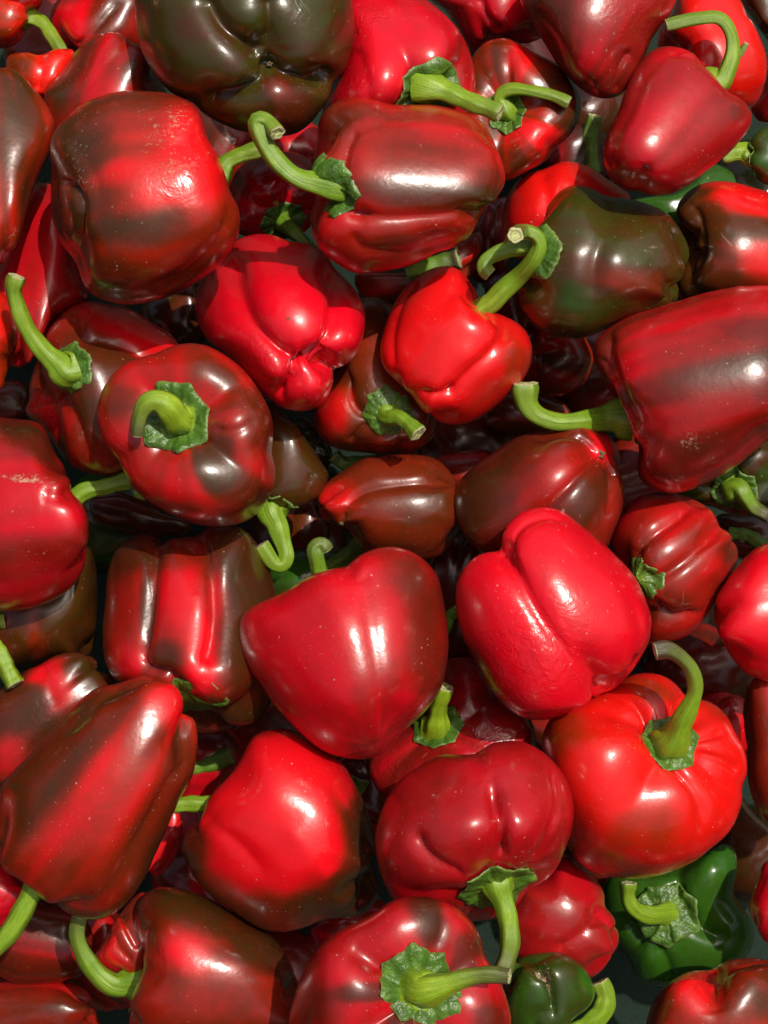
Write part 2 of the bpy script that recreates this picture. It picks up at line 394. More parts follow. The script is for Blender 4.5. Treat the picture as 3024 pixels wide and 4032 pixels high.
pep(lb='dark green pepper at the picture edge whose short lime stem points inward', o=5.6, ol=[(1618,330),(1630,290),(1670,270),(1720,290),(1750,340),(1720,390),(1660,400),(1628,375)],
    ax=(180,0), rp=1.25, warm=0.3, cr=38, nrm=(-1,0,0.25), lime=0.1, st=dict(p=[(1610,326),(1585,330),(1562,336)], r=(23,20,18), lime=0.7, dry=0.1, rise=0.0))
pep(lb='dull green pepper deep in the gap below the hanging crimson one', o=4, ol=[(1370,430),(1440,420),(1500,385),(1535,357),(1570,362),(1592,390),(1585,440),(1520,485),(1420,485),(1365,460)], ax=(20,-10), rp=1.45, warm=0.3)
pep(lb='glossy orange-red pepper crouching behind the brown-olive one', o=5.6, ol=[(1086,520),(1085,460),(1103,411),(1132,378),(1165,369),(1194,358),(1223,349),(1252,351),(1281,364),(1310,386),(1339,407),(1362,432),(1340,500),(1260,540),(1160,560),(1100,550)],
    ax=(100,-20), rp=0.02, warm=0.7, streak=0.04, g=(0.05,0.1,0.1), cr_=[([(1165,372),(1180,410),(1180,460)],9,16)])
pep(lb='brown-olive pepper with orange patches, pale scab and a squared calyx behind its curled stem', o=7.4, ol=[(1194,422),(1215,406),(1245,400),(1274,407),(1303,422),(1332,429),(1368,433),(1405,444),(1441,462),(1467,491),(1485,524),(1490,546),(1482,580),(1470,605),(1463,637),(1465,655),(1441,663),(1401,674),(1346,692),(1303,711),(1259,727),(1226,729),(1194,723),(1161,709),(1136,683),(1121,654),(1117,621),(1130,560),(1150,500),(1170,450)],
    ax=(168,0), rp=0.93, warm=0.6, streak=0.08, n=4, g=(0.05,0.14,0.12), lump=1.6, bl=[(1285,580,40,60,70,-0.22),(1375,605,55,35,0,-0.42),(1300,690,80,40,10,0.12),(1240,640,40,0.2),(1420,450,60,25,-25,-0.25),(1330,520,60,0.03),(1440,560,30,-0.12)],
    scar=[(1415,535,42,12,20,0.7),(1300,470,60,0.2),(1230,530,50,0.3)],
    cr_=[([(1330,430),(1310,500),(1285,570),(1280,650)],12,18),([(1455,640),(1440,610),(1400,560)],8,14)], bump=[(1325,560,40,7),(1240,545,30,5),(1410,590,35,5),(1240,600,28,4)],
    cpos=(1165,545,-20), cr=60, nrm=(-0.95,0.1,0.3), lime=0.0, lift=0.1, tips=5,
    st=dict(p=[(1150,534),(1115,534),(1075,546),(1050,562),(1046,580),(1058,592)], r=(19,18,15), lime=0.25, dry=0.2, rise=0.0, flare=0.2))
pep(lb='shiny orange-red pepper whose long stem rises to a hooked tip before the brown-olive pepper', o=8.4, ol=[(821,760),(829,712),(847,665),(869,629),(898,600),(934,580),(967,574),(992,583),(1007,603),(1022,622),(1030,640),(1045,660),(1065,674),(1087,683),(1116,698),(1138,720),(1150,756),(1145,792),(1123,829),(1094,858),(1065,883),(1029,905),(992,916),(960,914),(930,901),(912,883),(890,854),(869,836),(843,810),(827,789)],
    ax=(55,12), rp=0.0, warm=0.6, streak=0.05, n=4, ds=0.04, g=(0.03,0.08,0.08), bl=[(1120,780,40,0.28),(1060,860,50,0.15),(880,640,40,0.05)],
    cr_=[([(1094,690),(1087,730),(1058,767),(1021,800),(985,838),(960,858)],16,11),([(985,842),(950,852),(905,848)],12,9),([(900,606),(866,650),(846,720),(848,800)],9,9)],
    bump=[(1030,690,35,5),(1010,770,25,4),(940,800,50,3)],
    st=dict(p=[(1058,660),(1085,628),(1120,598),(1150,565),(1166,535),(1164,512),(1146,500),(1126,500),(1113,508,250)], r=(21,17,16), lime=0.25, dry=0.75, rise=0.32, flare=0.1))
pep(lb='half red, half dark brown pepper cut by the edge above the large rosy one', o=5.8, ol=[(1462,455),(1475,425),(1500,404),(1536,393),(1576,393),(1623,404),(1680,425),(1740,480),(1750,580),(1700,640),(1600,660),(1500,655),(1470,645),(1462,600),(1480,560),(1474,510)],
    ax=(-5,-15), rp=0.78, warm=0.6, streak=0.05, bl=[(1630,430,130,42,-20,-0.85),(1660,560,90,50,-10,-0.75),(1640,640,80,30,0,-0.5),(1590,520,60,0.05)], cr_=[([(1490,440),(1510,470),(1515,540),(1490,600)],10,10),([(1500,420),(1560,430),(1660,460)],6,14)], n=4)
pep(lb='large rosy streaked pepper with crusty beige scab marks and a thick S-curved stem', o=8.6, ol=[(1281,760),(1288,738),(1317,709),(1365,683),(1419,665),(1492,643),(1565,625),(1619,618),(1680,622),(1740,650),(1780,720),(1780,830),(1740,910),(1659,954),(1637,970),(1583,1010),(1528,1040),(1485,1058),(1445,1065),(1412,1058),(1386,1040),(1380,1010),(1384,980),(1372,945),(1358,910),(1338,870),(1308,830),(1290,800)],
    ax=(192,-4), rp=0.30, warm=0.15, streak=0.14, n=4, g=(0.03,0.10,0.06), blk=0.62, rnd=0.55, taper=0.0, bl=[(1600,790,140,22,15,0.22),(1640,700,70,40,0,0.18),(1480,1000,90,50,20,0.22),(1430,700,120,20,18,-0.05),(1380,820,40,60,0,-0.1),(1560,960,120,30,25,0.2)],
    scar=[(1490,955,32,26,0,0.85),(1555,985,40,22,15,0.5),(1430,1045,40,0.5),(1370,690,50,20,20,0.35)], wr=[(1500,920,60,0.15)],
    cr_=[([(1318,715),(1312,760),(1325,815),(1355,880),(1372,930)],16,11),([(1290,770),(1310,800),(1320,840)],7,9)],
    cpos=(1350,900,-40), cr=70, tips=6, nrm=(-1,-0.1,0.15), lime=0.0, lift=0.05,
    st=dict(p=[(1330,898),(1300,905),(1250,910),(1205,912),(1165,900),(1140,878),(1134,850),(1133,830)], r=(28,18,24), lime=0.4, dry=0.2, rise=0.10, flare=0.8, knob=0.25))
pep(lb='glowing crimson pepper with bulbous lobes, rounded blossom end knobs hanging low', o=8.2, ol=[(520,515),(548,507),(585,508),(620,520),(669,527),(700,545),(720,575),(745,603),(765,625),(783,655),(790,694),(781,741),(763,774),(741,790),(717,797),(718,825),(705,858),(683,880),(650,888),(610,880),(585,862),(560,845),(530,810),(490,765),(450,735),(430,700),(423,665),(425,628),(440,592),(475,555),(500,528)],
    blo=(640,782), lr=1.15, plain=True, rp=0.0, warm=0.08, streak=0.03, n=4, g=(0.02,0.04,0.03), db=0.02, lump=0.4,
    cr_=[([(500,545),(510,610),(540,690),(590,745),(640,780)],30,18),([(705,560),(728,640),(722,710),(695,760),(645,782)],36,17),([(640,783),(632,815),(612,840),(590,862)],34,13),([(640,783),(680,786),(718,797)],34,12)],
    bump=[(615,660,90,16),(668,835,36,16),(598,808,30,12),(748,735,36,12)],
    wr=[(560,770,55,45,-30,0.4),(705,640,25,60,80,0.35),(690,825,15,0.5)], nub=(623,688,5))
pep(lb='crimson pepper in half shade under two big peppers, dark calyx turned downward', o=4.8, ol=[(500,390),(530,350),(580,330),(640,330),(680,360),(690,420),(670,490),(620,515),(560,515),(510,500),(495,450)],
    cal=(612,470), lr=1.0, rp=0.12, warm=0.0, cpos=(612,478,4), cr=54, nrm=(0.3,-0.55,0.75), lime=0.0, st=dict(p=[(628,495,20),(648,515,25),(675,545,20)], r=(18,15,14), lime=0.1, dry=0.1, under=True))
pep(lb='dark red pepper tucked under the side-lying red-brown one, with a stub stem', o=4.5, ol=[(770,590),(830,600),(880,585),(930,560),(1000,520),(1035,500),(1045,540),(1020,590),(960,640),(880,655),(800,650),(770,620)],
    ax=(20,10), rp=0.35, warm=0.6, st=dict(p=[(880,592),(920,578),(960,566),(990,558)], r=(16,18,22), lime=0.1, dry=0.9, free=True, w0=70))
pep(lb='red pepper with white glint, in half shade behind the tall curved stem', o=6, ol=[(0,560),(20,500),(45,430),(75,400),(115,400),(150,470),(175,560),(192,640),(160,675),(120,705),(95,745),(70,775),(40,795),(0,765),(-30,660)],
    ax=(75,-20), rp=0.20, warm=0.15, streak=0.08, wr=[(180,640,30,0.8)])
pep(lb='orange-red rounded pepper end poking in at the picture edge beside the curved stem', o=8, ol=[(0,629),(18,654),(33,680),(41,712),(36,749),(25,785),(11,815),(0,842),(-50,860),(-100,800),(-110,700),(-60,630)],
    ax=(150,-10), rp=0.15, warm=0.8, bl=[(20,790,50,0.4),(36,740,14,30,0,0.5)])
pep(lb='twisted maroon pepper with orange-red upper lobe, dark calyx and long stem curving upward', o=7, ol=[(146,669),(175,654),(204,651),(236,658),(273,661),(309,683),(346,709),(385,738),(400,800),(380,900),(330,980),(270,1015),(236,1028),(200,1024),(164,1014),(142,996),(110,950),(80,915),(57,895),(55,885),(64,868),(64,836),(73,803),(95,745),(102,720),(120,694)],
    ax=(200,22), rp=0.38, warm=0.4, streak=0.05, n=3, g=(0.04,0.10,0.06), bl=[(270,700,110,34,-25,-0.5),(210,770,80,50,-20,0.35),(200,880,60,0.42),(120,900,60,30,-30,-0.3),(100,760,60,0.0)],
    cr_=[([(171,660),(168,690),(180,725),(225,735),(290,752),(350,790)],20,13),([(125,850),(150,890),(175,950),(195,1005)],16,13),([(60,880),(90,865),(120,858)],12,8)],
    wr=[(110,870,45,0.9)], cpos=(146,797,-8), cr=56, nrm=(-0.85,-0.25,0.45), lime=0.0, lift=0.05, tips=6,
    st=dict(p=[(128,790),(100,766),(72,733),(48,692),(35,655),(29,622),(36,598)], r=(30,18,16), lime=0.45, dry=0.15, rise=0.25, flare=0.35, knob=0.3))
pep(lb='rounded red-brown pepper with flat calyx turned to the viewer and a hook-bent stem', o=9, ol=[(209,894),(215,858),(233,821),(262,792),(302,774),(338,763),(375,747),(411,741),(447,747),(487,767),(524,796),(549,825),(571,861),(586,894),(591,934),(586,981),(593,1014),(591,1050),(578,1080),(553,1112),(516,1130),(473,1136),(429,1132),(382,1116),(327,1087),(291,1058),(266,1018),(255,992),(226,956),(215,927)],
    cal=(384,906), lr=1.0, rp=0.27, warm=0.35, streak=0.06, n=4, g=(0.06,0.14,0.1), ds=0.16, bl=[(480,812,55,30,-35,0.42),(470,985,50,60,0,0.55),(530,1060,110,45,-30,0.36),(560,900,40,80,-10,0.3),(300,1000,40,-0.1),(400,1060,70,30,-20,-0.12),(255,870,40,0.25),(410,1110,90,25,-15,0.2)],
    cr_=[([(460,930),(510,930),(560,905)],9,14),([(335,935),(290,975),(258,1000)],7,16)], scar=[(500,1000,120,0.12)],
    cpos=(386,908,2), cr=84, tips=7, lime=0.15, lift=0.06,
    st=dict(p=[(382,908,28),(366,884,52),(346,868,66),(324,866,70),(308,884,66),(300,912,60),(296,940,52)], r=(36,24,13), lime=0.75, dry=0.85, flare=0.3, knob=0.0, selfclear=True))
pep(lb='smooth brown-olive pepper beside the hook-stemmed one, its crinkled lime stem bent at the bottom', o=6, ol=[(575,860),(607,887),(640,920),(669,960),(694,1000),(709,1025),(705,1047),(690,1069),(669,1087),(643,1096),(603,1096),(570,1075),(535,1020),(525,940),(545,890)],
    ax=(-100,-8), rp=0.86, warm=0.55, streak=0.05, g=(0.02,0.08,0.05), lump=0.6, cpos=(586,1104,45), cr=64, tips=6, nrm=(-0.1,-0.65,0.75), lime=0.35, lift=0.05,
    st=dict(p=[(596,1130),(608,1165),(619,1200),(610,1222),(590,1216),(575,1195),(564,1178)], r=(26,17,16), lime=0.45, dry=0.1, rise=0.1, flare=0.5))
pep(lb='dull brown pepper in shade between the squarish scuffed pepper and the glowing crimson one', o=4, ol=[(310,650),(340,625),(390,610),(430,625),(445,680),(440,740),(380,765),(330,735),(305,690)], ax=(60,-10), rp=0.80, warm=0.6)
pep(lb='maroon and orange lobed pepper in shade, calyx and stubby pale-ended stem pointing outward', o=5.6, ol=[(676,900),(690,850),(720,800),(745,720),(760,660),(800,640),(850,660),(900,720),(940,800),(948,900),(930,950),(890,980),(840,985),(790,978),(730,970),(695,945)],
    ax=(-60,12), rp=0.62, warm=0.6, streak=0.06, n=4, g=(0.04,0.14,0.08), bl=[(710,900,45,75,-15,-0.55),(860,970,80,25,0,-0.3),(800,760,60,-0.1)],
    cr_=[([(745,800),(755,860),(775,890),(800,895)],24,12),([(755,960),(775,930),(800,915)],14,9)],
    cpos=(842,898,4), cr=54, tips=7, nrm=(0.25,-0.45,0.85), lime=0.1, st=dict(p=[(862,902,30),(885,918,45),(903,936,55)], r=(19,15,19), lime=0.2, dry=0.1, rise=0.4))
pep(lb='small black shrivelled pepper in the crack beside the brown-olive one', o=4.5, ol=[(640,900),(675,905),(705,945),(718,985),(705,1015),(675,1010),(650,970),(635,930)], ax=(110,-10), rp=1.0, warm=0.3, wrk=1.0, bl=[(690,970,60,0.1)],
    st=dict(p=[(815,990),(775,998),(745,1002),(722,985)], r=(8,14,15), lime=0.1, dry=0.5, free=True, w0=60))
pep(lb='dark maroon pepper lying low with one creased side and a black blossom scar', o=6, ol=[(683,1098),(687,1072),(709,1040),(745,1014),(781,992),(825,985),(876,981),(920,985),(949,996),(971,1018),(990,1050),(1000,1110),(980,1170),(940,1205),(880,1212),(800,1197),(767,1167),(745,1134),(731,1136),(709,1127)],
    ax=(5,-5), rp=0.48, warm=0.5, streak=0.05, n=4, g=(0.03,0.08,0.06), bl=[(725,1075,45,-0.35),(860,1160,60,0.12),(930,1100,60,0.2)],
    cr_=[([(738,1134),(738,1112),(752,1082),(785,1060),(840,1047),(912,1040),(975,1045)],16,11)], nub=(738,1130,5))
pep(lb='dark pepper with a bright red tip and a brown dried scar where creases meet', o=7.3, ol=[(1055,985),(1084,963),(1121,941),(1161,930),(1201,916),(1237,909),(1274,912),(1306,930),(1325,952),(1337,981),(1336,1010),(1346,1036),(1348,1069),(1343,1105),(1325,1150),(1300,1200),(1240,1230),(1150,1232),(1080,1212),(1050,1194),(1018,1177),(992,1141),(979,1100),(980,1070),(996,1036),(1025,1007)],
    blo=(1294,980), lr=1.2, rp=0.42, warm=0.25, streak=0.08, n=4, g=(0.02,0.05,0.04), db=0.03, bl=[(1020,1110,90,0.42),(1250,1090,90,45,50,0.42),(1318,950,42,-0.6),(1130,1010,120,40,35,0.08),(1210,1010,60,-0.08),(1320,1080,30,70,0,-0.05)],
    cr_=[([(1293,981),(1268,952),(1237,936),(1200,933),(1150,945)],16,9),([(1293,984),(1259,1018),(1219,1058),(1183,1094),(1150,1130)],16,11),([(1293,981),(1320,1005),(1338,1030)],18,9)], nub=(1297,981,11))
pep(lb='large bright crimson pepper tilted over its neighbours, deep groove from its two-humped top', o=9.3, ol=[(1085,1163),(1092,1137),(1110,1115),(1139,1101),(1176,1096),(1212,1104),(1237,1123),(1274,1152),(1310,1181),(1346,1217),(1376,1254),(1394,1294),(1406,1334),(1405,1374),(1390,1410),(1368,1446),(1343,1475),(1306,1500),(1274,1523),(1237,1539),(1194,1552),(1154,1555),(1121,1545),(1092,1523),(1060,1485),(1030,1430),(1000,1375),(987,1323),(985,1279),(992,1243),(1014,1214),(1036,1199),(1065,1192),(1084,1190)],
    ax=(122,-12), rp=0.02, warm=0.12, streak=0.05, n=4, g=(0.03,0.09,0.06), bl=[(1030,1450,80,22,-60,0.30),(1110,1480,90,0.10)], crp=0.0,
    cr_=[([(1084,1178),(1100,1212),(1125,1258),(1155,1312),(1186,1360),(1237,1425),(1300,1492)],20,16,{'a':1}),([(1097,1195),(1110,1152),(1140,1124),(1185,1113),(1225,1124)],12,9)],
    bump=[(1200,1260,70,5),(1060,1290,50,4)], wr=[(1150,1420,110,0.45),(1230,1340,90,0.15)], scar=[(1130,1480,110,0.22),(1200,1190,40,0.35),(1290,1440,90,0.2),(1240,1275,25,0.5)])
pep(lb='red-brown four-lobed pepper with dark calyx pressed against the large crimson one', o=6.6, ol=[(1320,1180),(1325,1140),(1346,1105),(1365,1083),(1394,1066),(1440,1063),(1475,1070),(1506,1083),(1532,1098),(1547,1120),(1554,1140),(1576,1152),(1590,1177),(1594,1206),(1583,1243),(1561,1272),(1536,1315),(1510,1352),(1481,1374),(1448,1386),(1419,1388),(1398,1381),(1375,1330),(1345,1250)],
    ax=(215,15), rp=0.23, warm=0.3, streak=0.06, n=4, g=(0.03,0.08,0.06), bl=[(1395,1190,50,0.22),(1440,1315,70,35,20,0.3),(1500,1140,60,25,40,0.1),(1480,1260,50,0.15),(1575,1190,25,0.3)],
    cr_=[([(1375,1212),(1370,1195),(1385,1170),(1419,1145),(1456,1119),(1490,1095)],22,11),([(1392,1230),(1405,1252),(1425,1250),(1460,1228),(1510,1188),(1553,1143)],22,12),([(1405,1300),(1430,1325),(1462,1336),(1515,1325)],22,10)],
    cpos=(1386,1250,0), cr=50, nrm=(-0.75,-0.25,0.5), lime=0.0)
pep(lb='bright crimson pepper rounded and half out of the picture edge', o=7, ol=[(1659,1174),(1623,1192),(1590,1228),(1565,1261),(1547,1294),(1541,1330),(1554,1374),(1576,1414),(1601,1443),(1627,1461),(1690,1470),(1750,1400),(1770,1300),(1740,1210),(1700,1175)], ax=(10,-10), rp=0.02, warm=0.15, streak=0.05)
pep(lb='olive pepper at the picture edge with dark crinkled calyx and a brownish dried stem', o=4.8, ol=[(1440,1050),(1500,1015),(1560,985),(1620,955),(1659,945),(1710,980),(1720,1080),(1670,1112),(1600,1115),(1540,1095),(1480,1080)],
    cal=(1592,1062), lr=0.9, rp=1.05, warm=0.5, cr=58, tips=7, lime=0.15, lift=0.1, st=dict(p=[(1598,1055,30),(1612,1075,36),(1630,1098,30),(1662,1114,26)], r=(26,18,14), lime=0.3, dry=1.0, selfclear=True))
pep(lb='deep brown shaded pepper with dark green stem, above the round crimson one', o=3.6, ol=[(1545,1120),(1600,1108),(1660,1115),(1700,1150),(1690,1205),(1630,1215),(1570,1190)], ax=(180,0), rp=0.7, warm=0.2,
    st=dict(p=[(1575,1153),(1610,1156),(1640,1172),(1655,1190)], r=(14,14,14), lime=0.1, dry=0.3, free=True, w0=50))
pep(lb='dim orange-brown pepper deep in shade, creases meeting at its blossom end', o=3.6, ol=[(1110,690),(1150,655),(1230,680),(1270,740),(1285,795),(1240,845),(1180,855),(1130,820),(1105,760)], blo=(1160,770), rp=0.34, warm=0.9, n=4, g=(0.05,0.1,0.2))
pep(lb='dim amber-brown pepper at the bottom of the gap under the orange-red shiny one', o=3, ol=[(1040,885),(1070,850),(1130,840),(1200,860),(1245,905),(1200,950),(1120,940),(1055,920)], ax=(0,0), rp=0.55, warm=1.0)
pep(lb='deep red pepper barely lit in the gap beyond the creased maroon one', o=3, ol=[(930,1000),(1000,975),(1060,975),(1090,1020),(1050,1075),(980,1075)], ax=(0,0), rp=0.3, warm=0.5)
pep(lb='dark plum pepper wedged between the two large crimson peppers', o=4.5, ol=[(915,1215),(945,1175),(985,1152),(1030,1165),(1065,1230),(1075,1330),(1055,1420),(1005,1455),(960,1435),(940,1350),(922,1275)], ax=(-95,-10), rp=0.55, warm=0.15,
    st=dict(p=[(950,1380),(966,1352),(972,1332),(990,1318)], r=(13,13,12), lime=0.2, dry=0.2, free=True, w0=75))

# ---- lower part of the heap
pep(lb='big broad-shouldered crimson pepper with two sun glints and a brown side', o=9.5, ol=[(585,1294),(621,1275),(672,1243),(712,1230),(752,1224),(767,1210),(796,1192),(825,1184),(858,1183),(887,1192),(916,1210),(938,1235),(952,1272),(960,1308),(967,1352),(969,1406),(963,1454),(952,1490),(930,1523),(905,1552),(869,1581),(847,1606),(825,1628),(796,1639),(763,1639),(723,1632),(687,1614),(647,1581),(614,1548),(585,1512),(563,1475),(540,1446),(520,1406),(515,1366),(520,1337),(545,1312)],
    ax=(108,-22), plain=True, lump=0.6, rp=0.13, warm=0.15, streak=0.06, n=4, g=(0.03,0.08,0.06), taper=0.2, bl=[(925,1400,58,210,8,0.36),(870,1240,50,0.15),(800,1480,45,100,10,0.14),(940,1300,30,0.1)],
    cr_=[([(790,1240),(795,1330),(815,1440),(830,1540),(835,1600)],9,26),([(752,1226),(770,1245),(800,1245)],8,13)], bump=[(740,1350,70,8),(850,1330,60,8)],
    scar=[(640,1300,150,0.15),(870,1490,60,0.15)], st=dict(p=[(694,1245,-40),(684,1205,-25),(680,1183,-20),(693,1174,-20),(703,1188,-25)], r=(18,18,14), lime=0.15, dry=0.6, under=True, knob=0.3))
pep(lb='three-lobed red and near-black striped pepper standing upright with a wet dark calyx below', o=7.2, ol=[(222,1352),(226,1312),(233,1243),(247,1195),(276,1166),(316,1154),(349,1163),(380,1160),(415,1158),(427,1161),(451,1139),(484,1132),(516,1136),(546,1163),(571,1206),(589,1250),(598,1300),(602,1400),(592,1500),(578,1530),(555,1560),(500,1577),(440,1582),(380,1560),(320,1500),(255,1472),(233,1446),(224,1410)],
    ax=(-85,22), rp=0.35, warm=0.25, streak=0.04, n=4, g=(0.02,0.06,0.05), ds=0.1, blk=0.65, rnd=0.55, taper=0.0,
    bl=[(275,1200,50,0.4),(370,1200,60,30,0,0.25),(310,1320,14,130,0,0.5),(385,1280,50,90,0,-0.28),(500,1190,60,0.5),(540,1330,60,200,0,0.52),(440,1400,30,80,0,-0.4),(355,1425,40,0.45),(475,1270,20,70,0,-0.3),(500,1540,120,30,0,0.55),(425,1470,40,-0.2),(275,1440,50,-0.2)],
    cr_=[([(348,1163),(330,1206),(325,1261),(317,1334),(309,1388),(303,1414),(316,1446),(365,1462),(410,1490)],30,11),([(428,1162),(452,1217),(464,1272),(465,1334),(456,1395),(440,1440)],22,13)],
    bump=[(430,1300,20,4),(400,1430,40,6),(500,1450,40,5)],
    cpos=(418,1508,24), cr=72, tips=6, nrm=(0.15,-0.35,0.9), lime=0.05)
pep(lb='large rosy pepper at the edge with a straw-coloured scratch and a straight stem', o=8.6, ol=[(0,901),(36,903),(73,909),(91,923),(105,949),(120,978),(142,1003),(151,1036),(155,1065),(178,1090),(189,1120),(191,1152),(187,1188),(182,1225),(160,1261),(127,1290),(91,1308),(36,1319),(0,1320),(-60,1310),(-120,1240),(-140,1110),(-110,970),(-50,905)],
    ax=(8,-6), rp=0.23, warm=0.1, streak=0.09, n=4, g=(0.03,0.12,0.06), blk=0.65, rnd=0.6, bl=[(60,940,90,35,-30,0.42),(130,1030,40,0.15)],
    scar=[(50,1031,80,13,-4,0.8),(60,1040,60,5,-3,0.5),(60,1260,60,0.2)], cr_=[([(155,1062),(125,1072),(90,1065)],10,16)],
    st=dict(p=[(180,1062),(222,1052),(255,1042),(280,1034)], r=(20,18,18), lime=0.4, dry=0.05, rise=0.0, flare=0.2, under=True))
pep(lb='olive-brown pepper with an orange rib, half covered by the rosy edge pepper', o=5, ol=[(-30,1320),(20,1285),(100,1240),(165,1190),(192,1180),(207,1240),(210,1320),(205,1390),(180,1430),(110,1445),(40,1450),(-20,1450),(-50,1390)],
    ax=(130,-12), rp=0.84, warm=0.75, streak=0.05, bl=[(80,1390,18,90,5,-0.35),(25,1390,40,-0.12)], cr_=[([(78,1330),(80,1390),(75,1440)],10,12)],
    st=dict(p=[(-25,1345),(-5,1343),(10,1341)], r=(16,18,20), lime=0.6, dry=0.0, free=True, w0=130, knob=0.0))
pep(lb='near-black and red striped pepper dipping under the big maroon one', o=6.2, ol=[(0,1490),(33,1465),(62,1446),(91,1435),(120,1417),(156,1410),(193,1417),(222,1439),(240,1461),(254,1482),(225,1560),(150,1620),(80,1680),(20,1705),(-40,1680),(-70,1600),(-50,1530)],
    ax=(-140,-8), rp=0.78, warm=0.3, streak=0.04, bl=[(118,1470,75,40,-60,-0.72),(20,1640,60,-0.6),(75,1450,25,-0.2)], wr=[(70,1560,60,0.3)],
    cr_=[([(90,1440),(105,1480),(125,1530)],6,12)], st=dict(p=[(-15,1395),(5,1425),(18,1452),(32,1478)], r=(22,20,18), lime=0.6, dry=0.0, free=True, w0=70))
pep(lb='big tapered maroon pepper with fine streaks, white glint and stem sweeping down', o=8.8, ol=[(262,1476),(298,1465),(327,1459),(356,1465),(380,1485),(400,1516),(415,1548),(425,1583),(427,1616),(420,1660),(408,1690),(386,1729),(360,1790),(335,1845),(313,1892),(284,1936),(255,1965),(226,1983),(196,1986),(175,1976),(156,1976),(127,1965),(98,1947),(65,1918),(33,1892),(7,1878),(-15,1850),(-10,1780),(0,1700),(29,1665),(73,1614),(120,1566),(156,1530),(182,1505),(218,1483)],
    ax=(232,-6), rp=0.50, warm=0.4, streak=0.15, n=4, g=(0.02,0.05,0.06), taper=0.3, bl=[(360,1520,50,-0.4),(120,1690,140,18,55,0.15),(220,1640,140,20,55,-0.18),(290,1720,60,130,60,-0.05),(30,1760,40,0.15),(170,1900,120,50,20,0.12)],
    cr_=[([(404,1640),(392,1660),(364,1690),(320,1775),(284,1835),(236,1920),(200,1970)],8,11),([(266,1482),(225,1508),(189,1543),(145,1584)],8,10)],
    st=dict(p=[(68,1930),(48,1970),(24,2010),(2,2036),(-25,2062)], r=(25,22,18), lime=0.45, dry=0.1, rise=-0.05, flare=0.15))
pep(lb='bright scarlet pepper with brown-green shaded side and wavy ripening edge', o=8.2, ol=[(531,1625),(546,1596),(567,1581),(603,1574),(621,1575),(658,1588),(701,1617),(738,1647),(763,1688),(785,1729),(800,1769),(807,1812),(811,1863),(817,1900),(815,1935),(800,1965),(770,1978),(720,1982),(690,1990),(658,2003),(621,2012),(585,2012),(549,1998),(491,1958),(455,1932),(418,1892),(400,1856),(391,1823),(404,1794),(433,1769),(447,1732),(469,1703),(509,1660)],
    ax=(155,-10), rp=0.02, warm=0.35, streak=0.04, n=4, g=(0.03,0.06,0.06), bl=[(795,1790,55,190,-12,0.75),(740,1950,130,62,10,0.6),(410,1840,40,60,-30,0.55),(470,1935,110,35,-35,0.42),(590,1980,90,40,0,0.4),(560,1580,60,18,0,0.2)],
    cr_=[([(440,1760),(470,1790),(520,1830),(560,1880)],10,20),([(690,1990),(680,1955),(690,1930)],6,18),([(620,1790),(680,1860),(715,1900)],-7,26)], bump=[(580,1720,60,6),(560,1880,40,-4)],
    st=dict(p=[(430,1737),(408,1737),(376,1740)], r=(20,17,17), lime=0.45, dry=0.0, rise=0.0, flare=0.0, under=True))
pep(lb='purplish wrinkled pepper under the broad-shouldered one, lime-yellow stem base in a small calyx', o=6, ol=[(960,1430),(1000,1420),(1040,1440),(1070,1480),(1110,1520),(1150,1560),(1158,1600),(1150,1660),(1100,1700),(1000,1740),(900,1740),(830,1720),(800,1680),(800,1640),(830,1600),(880,1560),(930,1500),(945,1460)],
    cal=(950,1552), lr=0.95, rp=0.31, warm=0.05, streak=0.06, ds=0.12, wr=[(1060,1600,90,50,20,0.5),(850,1680,80,0.5),(1010,1480,50,0.3)], bl=[(1110,1570,60,-0.1),(1010,1480,50,-0.1)],
    cr_=[([(1000,1560),(1060,1500),(1080,1470)],10,16)], cr=54, tips=7, lime=0.0, lift=0.12, nrm=(0.1,0.25,0.95),
    st=dict(p=[(946,1536,35),(952,1512,55),(962,1485,70)], r=(29,20,18), lime=1.0, dry=0.0, flare=0.3))
pep(lb='deep crimson two-lobed pepper, wide calyx and long stem drooping straight down', o=8.8, ol=[(809,1812),(818,1769),(836,1725),(861,1688),(894,1663),(930,1641),(960,1630),(1003,1630),(1032,1627),(1054,1612),(1077,1603),(1121,1601),(1157,1614),(1190,1639),(1214,1668),(1230,1700),(1239,1740),(1237,1783),(1223,1827),(1205,1870),(1183,1896),(1157,1912),(1135,1925),(1110,1960),(1040,1990),(950,1980),(870,1965),(840,1928),(823,1892),(812,1850)],
    ax=(-80,28), rp=0.26, warm=0.05, streak=0.04, n=4, g=(0.02,0.05,0.04), ds=0.1, bl=[(1000,1630,60,12,0,0.18),(900,1930,80,30,-10,-0.05)],
    cr_=[([(1062,1690),(1072,1736),(1083,1783),(1084,1827),(1080,1862)],40,9),([(898,1795),(912,1834),(949,1868),(1000,1892)],22,10),([(1194,1650),(1212,1712),(1202,1772),(1179,1827),(1146,1866)],18,9),([(1020,1632),(1040,1650),(1060,1690)],8,16)],
    bump=[(1020,1800,45,10),(1130,1795,42,10)],
    cpos=(1074,1908,4), cr=88, tips=7, nrm=(0.1,-0.55,0.8), lime=0.2, lift=0.10, scar=[(1050,1640,18,0.5),(1100,1830,60,0.25)],
    st=dict(p=[(1079,1925),(1092,1960),(1100,2000),(1102,2040),(1094,2075),(1086,2098)], r=(29,21,19), lime=0.4, dry=0.7, rise=0.1, flare=0.35))
